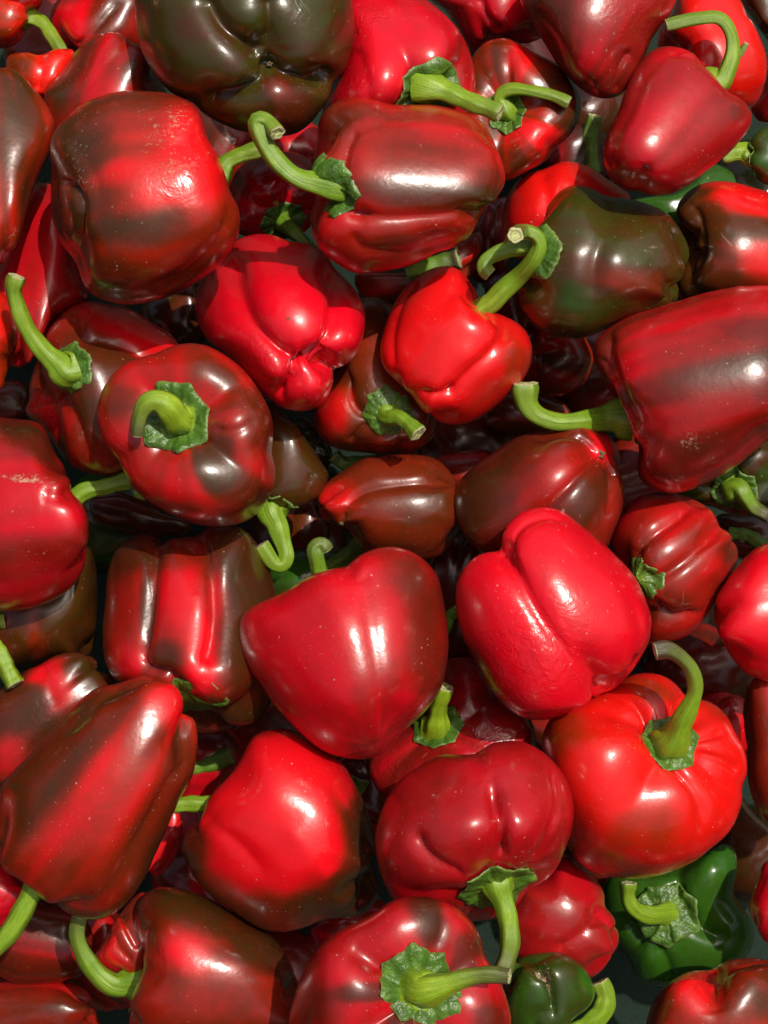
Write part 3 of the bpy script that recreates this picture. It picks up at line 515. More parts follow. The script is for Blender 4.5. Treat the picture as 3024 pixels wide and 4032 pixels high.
pep(lb='large orange-red pepper with furrowed top and tall stem arching to a brown tip', o=8.2, ol=[(1172,1600),(1178,1570),(1200,1540),(1260,1510),(1325,1485),(1346,1470),(1372,1457),(1405,1454),(1434,1461),(1459,1479),(1485,1508),(1517,1512),(1546,1523),(1572,1548),(1590,1585),(1608,1617),(1614,1650),(1612,1675),(1601,1696),(1603,1729),(1594,1765),(1572,1801),(1539,1830),(1503,1859),(1463,1878),(1419,1892),(1368,1899),(1317,1893),(1274,1880),(1245,1856),(1215,1800),(1190,1740),(1175,1670)],
    cal=(1448,1608), lr=0.95, rp=0.03, warm=0.72, streak=0.05, n=4, g=(0.03,0.06,0.06), ds=0.08, bl=[(1210,1580,70,50,30,0.32),(1370,1795,120,55,15,0.26),(1400,1485,60,25,-20,0.33),(1290,1860,100,30,-20,0.3),(1555,1535,50,20,-45,0.15)],
    cr_=[([(1322,1492),(1372,1522),(1392,1563),(1410,1603),(1438,1637),(1472,1666),(1503,1700),(1521,1747),(1525,1810)],24,13),([(1500,1598),(1530,1590),(1565,1580)],14,8),([(1505,1628),(1560,1640),(1600,1665)],14,10),([(1478,1500),(1472,1540),(1465,1575)],18,12)],
    bump=[(1330,1640,90,10)], cpos=(1450,1604,6), cr=68, tips=6, nrm=(0.25,0.05,0.95), lime=0.65, lift=0.12,
    st=dict(p=[(1462,1592,30),(1474,1556,60),(1492,1520,85),(1503,1484,105),(1494,1445,125),(1470,1418,140),(1442,1402,150),(1416,1406,155)], r=(34,16,17), lime=0.55, dry=1.0, flare=0.35, knob=0.2))
pep(lb='glossy red lobed pepper under the drooping stem, beside the green pepper', o=6, ol=[(1130,1900),(1180,1880),(1210,1850),(1226,1846),(1259,1868),(1285,1896),(1303,1928),(1306,1958),(1325,1983),(1336,2016),(1332,2049),(1314,2078),(1292,2103),(1270,2114),(1230,2112),(1150,2112),(1105,2080),(1090,2010),(1105,1950)],
    ax=(160,-10), rp=0.23, warm=0.1, streak=0.05, n=4, g=(0.04,0.08,0.08), cr_=[([(1308,1960),(1278,1998),(1240,2032),(1195,2054)],16,13)])
pep(lb='fresh green pepper in half shade with dark crinkled calyx and short hooked stem', o=4.6, dz=-0.045, ol=[(1310,1900),(1360,1880),(1440,1868),(1528,1845),(1560,1825),(1580,1828),(1590,1850),(1588,1892),(1584,1928),(1602,1960),(1622,1988),(1630,2023),(1618,2062),(1580,2095),(1530,2115),(1440,2127),(1390,2120),(1355,2070),(1320,2020),(1305,1960)],
    cal=(1432,1978), lr=0.85, rp=1.42, warm=0.4, streak=0.05, n=4, plain=True, g=(0.04,0.12,0.08), nrm=(-0.5,0.05,0.85), bump=[(1540,1885,48,20),(1575,2000,34,10),(1400,2060,40,8)],
    cr_=[([(1462,1890),(1468,1936),(1490,1976),(1525,2010),(1570,2026)],24,16),([(1420,2040),(1440,2080),(1450,2120)],14,13),([(1350,1990),(1370,2020),(1390,2040)],10,10)],
    cpos=(1436,1974,4), cr=74, tips=7, lime=0.0, lift=0.15, st=dict(p=[(1420,1976,34),(1395,1976,50),(1370,1964,62),(1357,1942,70),(1358,1908,78)], r=(24,18,16), lime=0.5, dry=0.1, flare=0.3, knob=0.15))
pep(lb='red pepper mottled near-black, with large calyx and stout stem with blackened tip', o=9.2, ol=[(625,2220),(636,2154),(654,2100),(683,2052),(723,2016),(767,1994),(810,1972),(847,1947),(883,1938),(920,1938),(960,1947),(996,1969),(1025,2001),(1040,2038),(1047,2070),(1075,2110),(1098,2172),(1103,2220),(1080,2290),(1010,2340),(880,2360),(740,2340),(650,2290)],
    cal=(908,2136), lr=0.95, rp=0.20, warm=0.12, streak=0.05, n=4, g=(0.05,0.12,0.1), ds=0.14, bl=[(935,1985,34,75,15,0.6),(820,2145,90,20,5,0.45),(790,2210,30,0.1),(870,2215,40,0.5),(1010,2050,35,60,-20,0.45),(690,2190,60,0.3),(1060,2200,40,0.4),(1040,2040,20,0.2),(740,2080,40,-0.05)],
    cr_=[([(860,2110),(800,2080),(750,2050)],8,18),([(940,2050),(955,2010),(960,1960)],8,13)], scar=[(930,1960,70,20,0,0.3)],
    cpos=(906,2138,2), cr=96, tips=8, lime=0.2, lift=0.05,
    st=dict(p=[(918,2142,34),(955,2130,56),(1005,2113,72),(1055,2106,84),(1100,2110,92)], r=(46,23,17), lime=0.7, dry=1.0, flare=0.25, knob=0.0, selfclear=True))
pep(lb='maroon-olive pepper at the bottom with a rosy patch, its bent stem split at the tip', o=7.2, ol=[(295,1972),(302,1943),(320,1925),(349,1918),(386,1921),(429,1932),(473,1954),(527,1987),(578,2016),(610,2050),(640,2110),(650,2180),(640,2270),(560,2330),(420,2340),(320,2310),(285,2260),(278,2212),(280,2172),(295,2128),(310,2085),(308,2050),(296,2010)],
    ax=(170,-5), rp=0.50, warm=0.35, streak=0.07, n=4, g=(0.03,0.08,0.06), bl=[(405,2060,70,50,-20,-0.42),(420,1960,110,40,-25,0.4),(560,2050,60,0.35),(330,2140,60,-0.1),(520,2100,80,30,-10,-0.1)], scar=[(590,2040,40,15,-40,0.3)],
    cr_=[([(300,2020),(330,2050),(340,2090),(310,2130)],8,18)],
    cpos=(290,2125,-25), cr=62, nrm=(-0.95,0.0,0.25), lime=0.0, tips=6, st=dict(p=[(250,2130),(222,2114),(196,2086),(177,2052),(166,2018),(172,1982)], r=(30,20,16), lime=0.3, dry=0.6, rise=0.15, flare=0.5))
pep(lb='small red ribbed pepper squeezed between a maroon tapered one and the split-stem pepper', o=6, ol=[(205,2070),(225,2030),(237,2010),(255,1980),(290,1940),(315,1930),(330,1990),(330,2070),(295,2105),(250,2105),(215,2090)], ax=(-60,0), rp=0.30, warm=0.4, cr_=[([(240,2015),(255,2050),(285,2080)],12,8),([(262,1975),(278,2010),(300,2050)],10,8)])
pep(lb='small dark green pepper with a split crack, at the bottom by the felt', o=6.4, ol=[(1088,2110),(1095,2085),(1121,2068),(1165,2058),(1208,2057),(1237,2069),(1263,2092),(1281,2125),(1285,2150),(1270,2176),(1248,2194),(1200,2240),(1130,2260),(1095,2220),(1085,2160)],
    ax=(-60,-20), rp=1.16, warm=0.4, streak=0.04, n=4, g=(0.03,0.06,0.06), bl=[(1275,2120,30,0.3),(1230,2080,30,-0.1)], scar=[(1200,2085,70,35,0,0.35),(1190,2130,50,7,-75,0.9),(1166,2101,22,6,-20,0.8)],
    cr_=[([(1158,2096),(1178,2106),(1190,2128),(1196,2154),(1196,2195)],34,6),([(1150,2240),(1160,2200),(1185,2185)],10,8)],
    st=dict(p=[(1235,2235),(1268,2215),(1300,2185),(1308,2150),(1296,2122)], r=(22,22,20), lime=0.5, dry=0.2, free=True, w0=-60, under=True, knob=0.0))
pep(lb='dusty red-brown pepper cut by the bottom corner, next to the bare green felt', o=6, ol=[(1395,2225),(1405,2179),(1423,2147),(1452,2118),(1488,2100),(1539,2094),(1565,2078),(1601,2070),(1659,2076),(1720,2120),(1750,2210),(1720,2300),(1600,2350),(1470,2330),(1405,2280)],
    ax=(-80,-20), rp=0.36, warm=0.5, streak=0.08, bl=[(1510,2130,60,-0.3),(1640,2150,60,0.35),(1430,2180,40,0.2)], cr_=[([(1545,2085),(1540,2130),(1550,2190)],9,18)], scar=[(1450,2170,60,0.2)])
pep(lb='dark red pepper half out of the picture edge, behind the tall-stemmed orange-red one', o=6, ol=[(1659,1446),(1634,1461),(1616,1486),(1607,1523),(1608,1570),(1616,1625),(1615,1680),(1630,1736),(1659,1779),(1720,1790),(1770,1700),(1780,1560),(1740,1460)], ax=(100,-10), rp=0.42, warm=0.3)
pep(lb='crimson sliver of a pepper at the picture edge next to the fresh green one', o=5, ol=[(1659,1859),(1637,1900),(1623,1936),(1619,1965),(1634,2001),(1652,2034),(1680,2060),(1740,2040),(1760,1940),(1720,1860)], ax=(60,0), rp=0.12, warm=0.1, streak=0.05)
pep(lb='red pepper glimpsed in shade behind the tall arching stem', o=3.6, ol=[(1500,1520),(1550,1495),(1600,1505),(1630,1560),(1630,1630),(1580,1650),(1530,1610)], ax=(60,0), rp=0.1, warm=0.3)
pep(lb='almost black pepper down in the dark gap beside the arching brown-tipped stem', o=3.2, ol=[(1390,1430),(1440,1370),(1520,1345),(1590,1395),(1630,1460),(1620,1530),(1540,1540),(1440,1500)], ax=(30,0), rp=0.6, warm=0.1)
pep(lb='dark red pepper lying in shade at the very bottom edge, beside the split-tip stem', o=3.8, ol=[(-60,2140),(0,2122),(100,2118),(170,2128),(203,2170),(215,2230),(190,2290),(80,2310),(-40,2290),(-80,2210)], ax=(190,-10), rp=0.42, warm=0.3)  # ripeness raised: some of the shade down here is put into the skin colour
pep(lb='very dark shaded pepper with one small glint, under the sweeping stem', o=3.9, ol=[(-40,1950),(20,1925),(100,1950),(170,1970),(202,2030),(185,2100),(110,2125),(20,2120),(-40,2060)], ax=(170,0), rp=0.55, warm=0.2)  # part of its darkness is shade painted in through a higher ripeness
pep(lb='crimson pepper end showing at the picture edge behind the sweeping stem', o=6, ol=[(-50,1870),(5,1865),(45,1895),(62,1945),(30,1995),(-30,2000)], ax=(180,0), rp=0.06, warm=0.0)
pep(lb='scrap of bright red pepper showing between the tapered maroon and the scarlet one', o=4.2, ol=[(310,1850),(335,1790),(365,1745),(392,1765),(388,1830),(360,1880),(325,1890)], ax=(60,0), rp=0.03, warm=0.4)
pep(lb='dark red pepper down in the gap with a dark green stem reaching out over it', o=3.8, ol=[(370,1590),(430,1560),(500,1580),(525,1640),(490,1710),(430,1750),(380,1720),(360,1650)], ax=(180,0), rp=0.22, warm=0.2,
    st=dict(p=[(395,1664),(430,1658),(466,1646),(498,1632)], r=(18,19,20), lime=0.0, dry=0.2, free=True, w0=75, under=True))
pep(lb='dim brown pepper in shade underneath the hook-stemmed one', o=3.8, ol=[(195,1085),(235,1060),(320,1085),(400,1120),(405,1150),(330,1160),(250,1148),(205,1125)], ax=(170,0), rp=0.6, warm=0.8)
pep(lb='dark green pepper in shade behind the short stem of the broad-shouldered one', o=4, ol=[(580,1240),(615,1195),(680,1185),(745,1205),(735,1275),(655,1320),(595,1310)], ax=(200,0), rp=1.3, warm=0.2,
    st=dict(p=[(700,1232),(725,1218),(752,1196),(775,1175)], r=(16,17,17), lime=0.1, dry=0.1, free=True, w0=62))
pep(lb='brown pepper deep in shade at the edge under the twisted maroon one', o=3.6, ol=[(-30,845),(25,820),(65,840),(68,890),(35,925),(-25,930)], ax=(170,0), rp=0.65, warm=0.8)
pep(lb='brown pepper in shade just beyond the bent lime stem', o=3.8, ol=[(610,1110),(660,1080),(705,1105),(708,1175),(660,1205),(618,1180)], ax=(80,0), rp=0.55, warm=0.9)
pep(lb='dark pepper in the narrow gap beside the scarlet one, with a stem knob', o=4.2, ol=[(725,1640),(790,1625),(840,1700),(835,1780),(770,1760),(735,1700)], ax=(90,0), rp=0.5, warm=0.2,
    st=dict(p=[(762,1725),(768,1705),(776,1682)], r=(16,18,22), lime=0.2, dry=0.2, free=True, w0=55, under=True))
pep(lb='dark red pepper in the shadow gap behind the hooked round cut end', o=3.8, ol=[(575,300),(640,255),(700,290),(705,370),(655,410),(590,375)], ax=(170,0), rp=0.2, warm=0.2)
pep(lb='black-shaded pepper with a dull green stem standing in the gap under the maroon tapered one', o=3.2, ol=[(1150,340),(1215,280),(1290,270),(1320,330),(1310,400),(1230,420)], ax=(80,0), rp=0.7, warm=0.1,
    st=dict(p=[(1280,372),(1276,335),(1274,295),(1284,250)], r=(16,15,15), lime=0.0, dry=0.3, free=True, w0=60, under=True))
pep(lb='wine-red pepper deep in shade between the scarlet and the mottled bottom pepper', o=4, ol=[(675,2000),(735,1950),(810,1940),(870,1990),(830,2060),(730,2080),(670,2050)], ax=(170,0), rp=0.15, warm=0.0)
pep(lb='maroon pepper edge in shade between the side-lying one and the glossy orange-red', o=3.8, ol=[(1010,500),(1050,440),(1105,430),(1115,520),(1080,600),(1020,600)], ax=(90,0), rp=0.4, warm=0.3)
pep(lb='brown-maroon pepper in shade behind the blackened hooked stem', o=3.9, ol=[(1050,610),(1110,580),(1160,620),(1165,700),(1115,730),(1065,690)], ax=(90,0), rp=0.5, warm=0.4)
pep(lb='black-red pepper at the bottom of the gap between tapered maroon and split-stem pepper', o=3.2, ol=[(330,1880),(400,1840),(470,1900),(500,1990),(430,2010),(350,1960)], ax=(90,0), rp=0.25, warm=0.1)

# ---- lowest layer, dim in the gaps
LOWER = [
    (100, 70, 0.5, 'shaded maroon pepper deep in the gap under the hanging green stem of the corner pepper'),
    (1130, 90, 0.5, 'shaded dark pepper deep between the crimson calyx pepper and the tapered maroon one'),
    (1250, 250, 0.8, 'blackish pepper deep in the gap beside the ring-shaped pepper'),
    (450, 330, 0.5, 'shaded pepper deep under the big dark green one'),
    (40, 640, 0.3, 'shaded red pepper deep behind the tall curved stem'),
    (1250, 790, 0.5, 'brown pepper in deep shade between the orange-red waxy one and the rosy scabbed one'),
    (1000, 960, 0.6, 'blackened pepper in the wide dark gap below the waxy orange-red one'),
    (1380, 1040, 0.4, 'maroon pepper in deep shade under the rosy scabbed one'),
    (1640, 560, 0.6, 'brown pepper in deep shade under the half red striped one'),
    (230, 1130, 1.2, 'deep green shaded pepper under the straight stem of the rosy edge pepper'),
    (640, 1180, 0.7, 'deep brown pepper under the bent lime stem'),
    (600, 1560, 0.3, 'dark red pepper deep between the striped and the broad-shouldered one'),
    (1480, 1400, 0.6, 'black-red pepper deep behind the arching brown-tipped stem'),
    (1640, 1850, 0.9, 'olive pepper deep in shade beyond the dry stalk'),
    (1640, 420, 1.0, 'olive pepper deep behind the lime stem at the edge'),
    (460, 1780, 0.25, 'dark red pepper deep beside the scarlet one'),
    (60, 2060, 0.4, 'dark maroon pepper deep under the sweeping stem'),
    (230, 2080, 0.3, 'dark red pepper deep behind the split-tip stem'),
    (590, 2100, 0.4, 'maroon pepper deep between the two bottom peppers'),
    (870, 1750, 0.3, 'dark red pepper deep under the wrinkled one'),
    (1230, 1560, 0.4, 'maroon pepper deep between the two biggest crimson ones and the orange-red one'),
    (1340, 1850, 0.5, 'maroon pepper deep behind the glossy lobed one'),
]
# ------------------------------------------------------------------ building a pepper
# A pepper is shaped in a frame of its own: units are 1/1659 of the view's width, u to the right, v down the slope, w off the slope.
K = 2 * HW / 1659.0
CU, CV = 829.5, 1106.0

def spline(pts, n, closed):
    P = np.array(pts, float)
    m = len(P)
    segs = m if closed else m - 1
    out = []
    per = max(2, int(math.ceil(n / segs)))
    for i in range(segs):
        if closed:
            p0, p1, p2, p3 = P[(i - 1) % m], P[i], P[(i + 1) % m], P[(i + 2) % m]
        else:
            p1, p2 = P[i], P[i + 1]
            p0 = P[i - 1] if i > 0 else 2 * p1 - p2
            p3 = P[i + 2] if i + 2 < m else 2 * p2 - p1
        for t in np.arange(per) / per:
            out.append(0.5 * ((2 * p1) + (-p0 + p2) * t + (2 * p0 - 5 * p1 + 4 * p2 - p3) * t * t + (-p0 + 3 * p1 - 3 * p2 + p3) * t ** 3))
    if not closed:
        out.append(P[-1])
    return np.array(out)

def seg_dist(pts, line):
    """distance from each of pts (n,2) to a polyline, and where along it (0..1)"""
    best = np.full(len(pts), 1e9)
    al = np.zeros(len(pts))
    ln = len(line) - 1
    for i in range(ln):
        a, b = line[i], line[i + 1]
        d = b - a
        t = np.clip(((pts - a) @ d) / max(d @ d, 1e-9), 0, 1)
        q = a + t[:, None] * d
        r = np.hypot(pts[:, 0] - q[:, 0], pts[:, 1] - q[:, 1])
        k = r < best
        best[k] = r[k]
        al[k] = (i + t[k]) / ln
    return best, al

def sstep(x, a, b):
    t = np.clip((x - a) / (b - a), 0, 1)
    return t * t * (3 - 2 * t)

def grid_normals(V):
    """outward normals of a (na, nf, 3) grid closed round axis 1"""
    du = np.roll(V, -1, 1) - np.roll(V, 1, 1)
    dv = np.gradient(V, axis=0)
    n = np.cross(du, dv)
    l = np.linalg.norm(n, axis=2, keepdims=True)
    return n / np.maximum(l, 1e-9)

def shape_body(p, rng):
    ol = spline(p['ol'], 240, True)
    x, y = ol[:, 0], -ol[:, 1]
    x2, y2 = np.roll(x, -1), np.roll(y, -1)
    cr = x * y2 - x2 * y
    A = cr.sum() / 2
    cx, cy = ((x + x2) * cr).sum() / (6 * A), ((y + y2) * cr).sum() / (6 * A)
    R = math.sqrt(abs(A) / math.pi)
    if 'cal' in p or 'blo' in p:
        q = p.get('cal') or p.get('blo')
        dx, dy = q[0] - cx, -q[1] - cy
        d = math.hypot(dx, dy)
        lr = p.get('lr', 0.95)
        tau = math.acos(min(0.97, d / (R * lr * 0.82)))
        th = math.atan2(dy, dx)
        if 'blo' in p:
            th += math.pi
            tau = -tau
    else:
        th, tau = math.radians(p['ax'][0]), math.radians(p['ax'][1])
    e = np.array([math.cos(th), math.sin(th)])
    f = np.array([-e[1], e[0]])
    q = np.stack([x - cx, y - cy], 1)
    a_, f_ = q @ e, q @ f
    # middle of the extents
    mid = (a_.max() + a_.min()) / 2 * e + (f_.max() + f_.min()) / 2 * f
    W = f_.max() - f_.min()
    Lp = a_.max() - a_.min()
    if math.cos(tau) > 0.5:
        L2 = (Lp ** 2 - (W * math.sin(tau)) ** 2) / math.cos(tau) ** 2
        L = math.sqrt(max(L2, (0.6 * W) ** 2))
        L = min(L, 1.7 * W)
    else:
        L = 2 * R * p.get('lr', 0.95)
        W = W * 0.5 + Lp * 0.5
    cu, cv = cx, cy
    big = R > 130
    na, nf = (84, 132) if big else (60, 90)
    al = np.linspace(-math.pi / 2, math.pi / 2, na + 2)[1:-1]     # -: stem end
    ph = np.arange(nf) / nf * 2 * math.pi
    AL, PH = np.meshgrid(al, ph, indexing='ij')
    N = p.get('n', rng.choice([3, 4, 4]))
    roll = math.radians(p.get('roll', rng.uniform(0, 360)))
    w1, w2 = rng.uniform(0, 6.28), rng.uniform(0, 6.28)
    PW = PH + roll + 0.16 * np.sin(PH + w1) + 0.08 * np.sin(2 * PH + w2)
    c = np.sqrt(np.cos(N * PW / 2) ** 2 + 0.012)
    c = c / c.max()
    gm, gt, gb = p.get('g', (0.055, 0.20, 0.16))
    s = np.sin(AL)
    e1 = p.get('blk', 0.80)
    hh = np.sign(s) * np.abs(s) ** e1 * 0.5
    rho = np.cos(AL) ** p.get('rnd', 0.72)
    tp = p.get('taper', 0.16)                                      # narrower towards the blossom end
    rho = rho * (1 - tp * (hh + 0.15)) * (1 + 0.05 * np.sin(3 * AL + w1))
    g = gm + (gt - gm) * sstep(-hh, 0.16, 0.5) + (gb - gm) * sstep(hh, 0.16, 0.5)
    rf = rho * (1 - g * (1 - c))
    # lobes stand on both ends, creases run into the two dimples
    lob = np.zeros_like(AL)
    for k in range(N):
        pc = 2 * math.pi * k / N
        dd = (PW - pc + math.pi) % (2 * math.pi) - math.pi
        lob += rng.uniform(-0.05, 0.06) * np.exp(-(dd / 0.5) ** 2)
    ds, db = p.get('ds', 0.13), p.get('db', 0.10)
    if p.get('plain'):
        lob *= 0.0
        ds, db = p.get('ds', 0.03), p.get('db', 0.0)
    hh = hh * (1 - (0.02 if p.get('plain') else 0.16) * (1 - c) * sstep(rho, 0.05, 0.5) * sstep(np.abs(hh), 0.2, 0.5))
    hh = hh + lob * sstep(hh, 0.1, 0.5) * sstep(rho, 0.02, 0.4)
    hh = hh + ds * np.exp(-(rho / 0.40) ** 2) * (AL < 0) - db * np.exp(-(rho / 0.30) ** 2) * (AL > 0)
    ww = 0.5 * W / 0.99
    a = np.array([math.cos(tau) * e[0], math.cos(tau) * e[1], math.sin(tau)])
    b1 = np.array([f[0], f[1], 0.0])
    b2 = np.cross(a, b1)
    bend = p.get('bend', 0.0)
    V = (-hh * L)[..., None] * a + (rf * ww)[..., None] * (np.cos(PH)[..., None] * b1 + p.get('th', 1.0) * np.sin(PH)[..., None] * b2)
    V[..., 0] += mid[0]
    V[..., 1] += mid[1]
    # fit to the pepper's own contour: a smooth in-plane stretch about its middle
    r = np.hypot(V[..., 0], V[..., 1])
    ang = np.arctan2(V[..., 1], V[..., 0])
    nb = 144
    def polar(px, py, up=8):
        rr = np.zeros(nb)
        aa = np.arctan2(py, px)
        ii = ((aa + math.pi) / (2 * math.pi) * nb).astype(int) % nb
        np.maximum.at(rr, ii, np.hypot(px, py))
        for _ in range(6):
            z = rr == 0
            if not z.any():
                break
            rr[z] = np.maximum(np.roll(rr, 1), np.roll(rr, -1))[z]
        return rr
    dense = spline(p['ol'], 2400, True)
    rt = polar(dense[:, 0] - cx, -dense[:, 1] - cy)
    rs = polar(V[..., 0].ravel(), V[..., 1].ravel())
    rs = np.maximum(rs, 0.98 * np.maximum(np.roll(rs, 1), np.roll(rs, -1)))
    fac = np.clip(rt / np.maximum(rs, 1e-6), 0.4, 2.2)
    ker = np.array([1, 2, 1]) / 4
    fac = np.convolve(np.concatenate([fac[-1:], fac, fac[:1]]), ker, 'valid')
    pos = (ang + math.pi) / (2 * math.pi) * nb - 0.5
    i0 = np.floor(pos).astype(int)
    t = pos - i0
    F = fac[i0 % nb] * (1 - t) + fac[(i0 + 1) % nb] * t
    RS = rs[i0 % nb] * (1 - t) + rs[(i0 + 1) % nb] * t
    F = 1 + (F - 1) * sstep(r / RS, 0.1, 0.92)
    V[..., 0] *= F
    V[..., 1] *= F
    # soft irregularities
    nrm = grid_normals(V)
    # make sure normals face outwards
    if (nrm[na // 2] * (V[na // 2] - V[na // 2].mean(0))).sum() < 0:
        nrm = -nrm
    dsp = np.zeros(AL.shape)
    for _ in range(7):
        kv = np.array([rng.gauss(0, 1) for _ in range(3)])
        kv *= rng.uniform(2.0, 6.0) / R / np.linalg.norm(kv)
        dsp += np.sin(V @ kv + rng.uniform(0, 6.28)) / 7
    front = sstep(nrm[..., 2], 0.02, 0.45)
    V = V + nrm * (dsp * R * 0.032 * p.get('lump', 1.0) * (0.25 + 0.75 * front))[..., None]
    UV = np.stack([V[..., 0] + cx, -(V[..., 1] + cy)], -1).reshape(-1, 2)
    ripe_crease = np.zeros(AL.shape)
    for cs in p.get('cr_', []):
        line = spline(cs[0], 40, False)
        dep, wid = cs[1], cs[2]
        dist, along = seg_dist(UV, line)
        end = sstep(along, -0.02, 0.12) * sstep(1 - along, -0.02, 0.12)
        if len(cs) > 3 and 'a' in cs[3]:
            end = sstep(1 - along, -0.02, 0.3)
        prof = np.exp(-(np.sqrt((dist / wid) ** 2 + 0.06) - 0.245)) * (dist < 6 * wid)
        k = (dep * prof * (0.25 + 0.75 * end)).reshape(AL.shape) * front
        V = V - nrm * k[..., None]
        ripe_crease += np.exp(-(dist / (wid * 0.8)) ** 2).reshape(AL.shape) * front
    for bs in p.get('bump', []):
        bu, bv, br, bh = bs
        d2 = (UV[:, 0] - bu) ** 2 + (UV[:, 1] - bv) ** 2
        V = V + nrm * ((bh * np.exp(-d2 / br ** 2)).reshape(AL.shape) * front)[..., None]
    # pigment
    rp = np.full(AL.shape, float(p.get('rp', 0.1)))
    st = p.get('streak', 0.12)
    sk = np.zeros(AL.shape)
    for k in (2, 3, 5, 7, 11, 17, 26):
        sk += np.sin(k * PH + rng.uniform(0, 6.28) + rng.uniform(-1.2, 1.2) * AL) * (0.5 + 0.5 * np.sin(rng.uniform(1, 2.5) * AL + rng.uniform(0, 6.28))) / math.sqrt(k)
    rp += st * 1.75 * sk + 0.04
    jit = np.zeros(AL.shape)
    for k in (5, 8, 13, 19):
        jit += np.sin(k * PH + rng.uniform(0, 6.28) + 0.8 * np.sin(2.5 * AL + rng.uniform(0, 6))) / k
    jit2 = np.zeros(AL.shape)
    for k in (4, 7, 11):
        jit2 += np.sin(k * AL * 2 + rng.uniform(0, 6.28) + 1.5 * np.sin(3 * PH + rng.uniform(0, 6))) / k
    mag = (0.9 * jit + 0.35 * jit2).ravel()
    def field(blobs, jt=False):
        o = np.zeros(len(UV))
        for bl in blobs:
            if len(bl) == 4:
                bu, bv, br, am = bl
                d2 = ((UV[:, 0] - bu) ** 2 + (UV[:, 1] - bv) ** 2) / br ** 2
            else:
                bu, bv, ra, rb, an, am = bl
                an = math.radians(an)
                xx, yy = UV[:, 0] - bu, -(UV[:, 1] - bv)
                d2 = ((xx * math.cos(an) + yy * math.sin(an)) / ra) ** 2 + ((-xx * math.sin(an) + yy * math.cos(an)) / rb) ** 2
            if jt:
                d2 = d2 * np.exp(-1.6 * mag)
            o += am * np.exp(-d2 ** (1.7 if jt else 1.5))
        return o.reshape(AL.shape)
    rp += field(p.get('bl', []), True)
    rp += p.get('crp', 0.0) * ripe_crease
    return dict(V=V, c=(cx, cy), R=R, a=a, na=na, nf=nf, ripe=np.clip(rp, 0, 1.5 if p.get('rp', 0.1) > 0.9 else 0.86), scar=np.clip(0.85 * field(p.get('scar', [])), 0, 1),
                wrinkle=np.clip(field(p.get('wr', [])) + p.get('wrk', 0.0), 0, 1), ol=ol, W=W, L=L)

def to_heap(S, zc, u, v, w):
    """(u, v, w) of a pepper whose middle lies zc metres off the heap's datum, to heap metres"""
    z = zc + w * K * (D - zc) / D
    s = K * (D - z) / D
    return np.stack([(u - CU) * s, (CV - v) * s, z], -1)

ROTN = np.array(ROT)
def to_world(P):
    return P @ ROTN.T + np.array(LIFT)

def link_mesh(name, verts, faces, mat, parent=None, origin=None, attrs=None, smooth=True):
    me = bpy.data.meshes.new(name)
    o3 = np.array(origin if origin is not None else (0, 0, 0))
    me.from_pydata((verts - o3).tolist(), [], faces)
    for k, arr in (attrs or {}).items():
        at = me.attributes.new(k, 'FLOAT', 'POINT')
        at.data.foreach_set('value', np.asarray(arr, dtype=np.float32).ravel())
    if smooth:
        me.polygons.foreach_set('use_smooth', np.ones(len(me.polygons), dtype=bool))
    me.materials.append(mat)
    me.update()
    ob = bpy.data.objects.new(name, me)
    scene.collection.objects.link(ob)
    if parent is not None:
        ob.parent = parent
    return ob

def grid_faces(na, nf, poles=True):
    F = []
    for i in range(na - 1):
        for j in range(nf):
            j2 = (j + 1) % nf
            F.append((i * nf + j, i * nf + j2, (i + 1) * nf + j2, (i + 1) * nf + j))
    if poles:
        t, b = na * nf, na * nf + 1
        for j in range(nf):
            j2 = (j + 1) % nf
            F.append((t, j2, j))
            F.append((b, (na - 1) * nf + j, (na - 1) * nf + j2))
    return F

# ---------------------------------------------------------------- resolve how the peppers lie on each other
CELL = 6
def height_map(S):
    """front heights of a pepper on a coarse grid {cell: w}"""
    V = S['V']
    u = V[..., 0] + S['c'][0]
    v = -(V[..., 1] + S['c'][1])
    iu = np.floor(u / CELL).astype(int).ravel()
    iv = np.floor(v / CELL).astype(int).ravel()
    w = V[..., 2].ravel()
    u0, v0 = iu.min() - 1, iv.min() - 1
    H = np.full((iv.max() - v0 + 2, iu.max() - u0 + 2), -1e9)
    np.maximum.at(H, (iv - v0, iu - u0), w)
    Hm = H.copy()
    for dy in (-1, 0, 1):                                          # close pin holes
        for dx in (-1, 0, 1):
            Hm = np.maximum(Hm, np.where(H < -1e8, np.roll(np.roll(H, dy, 0), dx, 1), H))
    return Hm, u0, v0

def sample(Hm, u0, v0, u, v):
    iu = np.floor(u / CELL).astype(int) - u0
    iv = np.floor(v / CELL).astype(int) - v0
    ok = (iu >= 0) & (iv >= 0) & (iu < Hm.shape[1]) & (iv < Hm.shape[0])
    o = np.full(len(u), -1e9)
    o[ok] = Hm[iv[ok], iu[ok]]
    return o

def solve_depths(peps, shapes):
    order = sorted(range(len(peps)), key=lambda i: peps[i]['o'])
    hms = [height_map(S) for S in shapes]
    z = [0.0] * len(peps)
    done = []
    for i in order:
        base = (peps[i]['o'] - 9.0) * 0.012 - min(0.105, max(0.0, 5.3 - peps[i]['o']) * 0.036)
        ol = shapes[i]['ol']
        for j in done:
            if peps[j]['o'] >= peps[i]['o'] - 0.01:
                continue
            h = sample(*hms[j], ol[:, 0], ol[:, 1])
            if (h > -1e8).any():
                need = z[j] + (np.max(h) + 4) * K * 0.95
                base = max(base, need)
        z[i] = base + peps[i].get('dz', 0.0)
        done.append(i)
    return z, hms

def rand_normals(p0, p1):
    d = p1 - p0
    return d / max(np.linalg.norm(d), 1e-9)

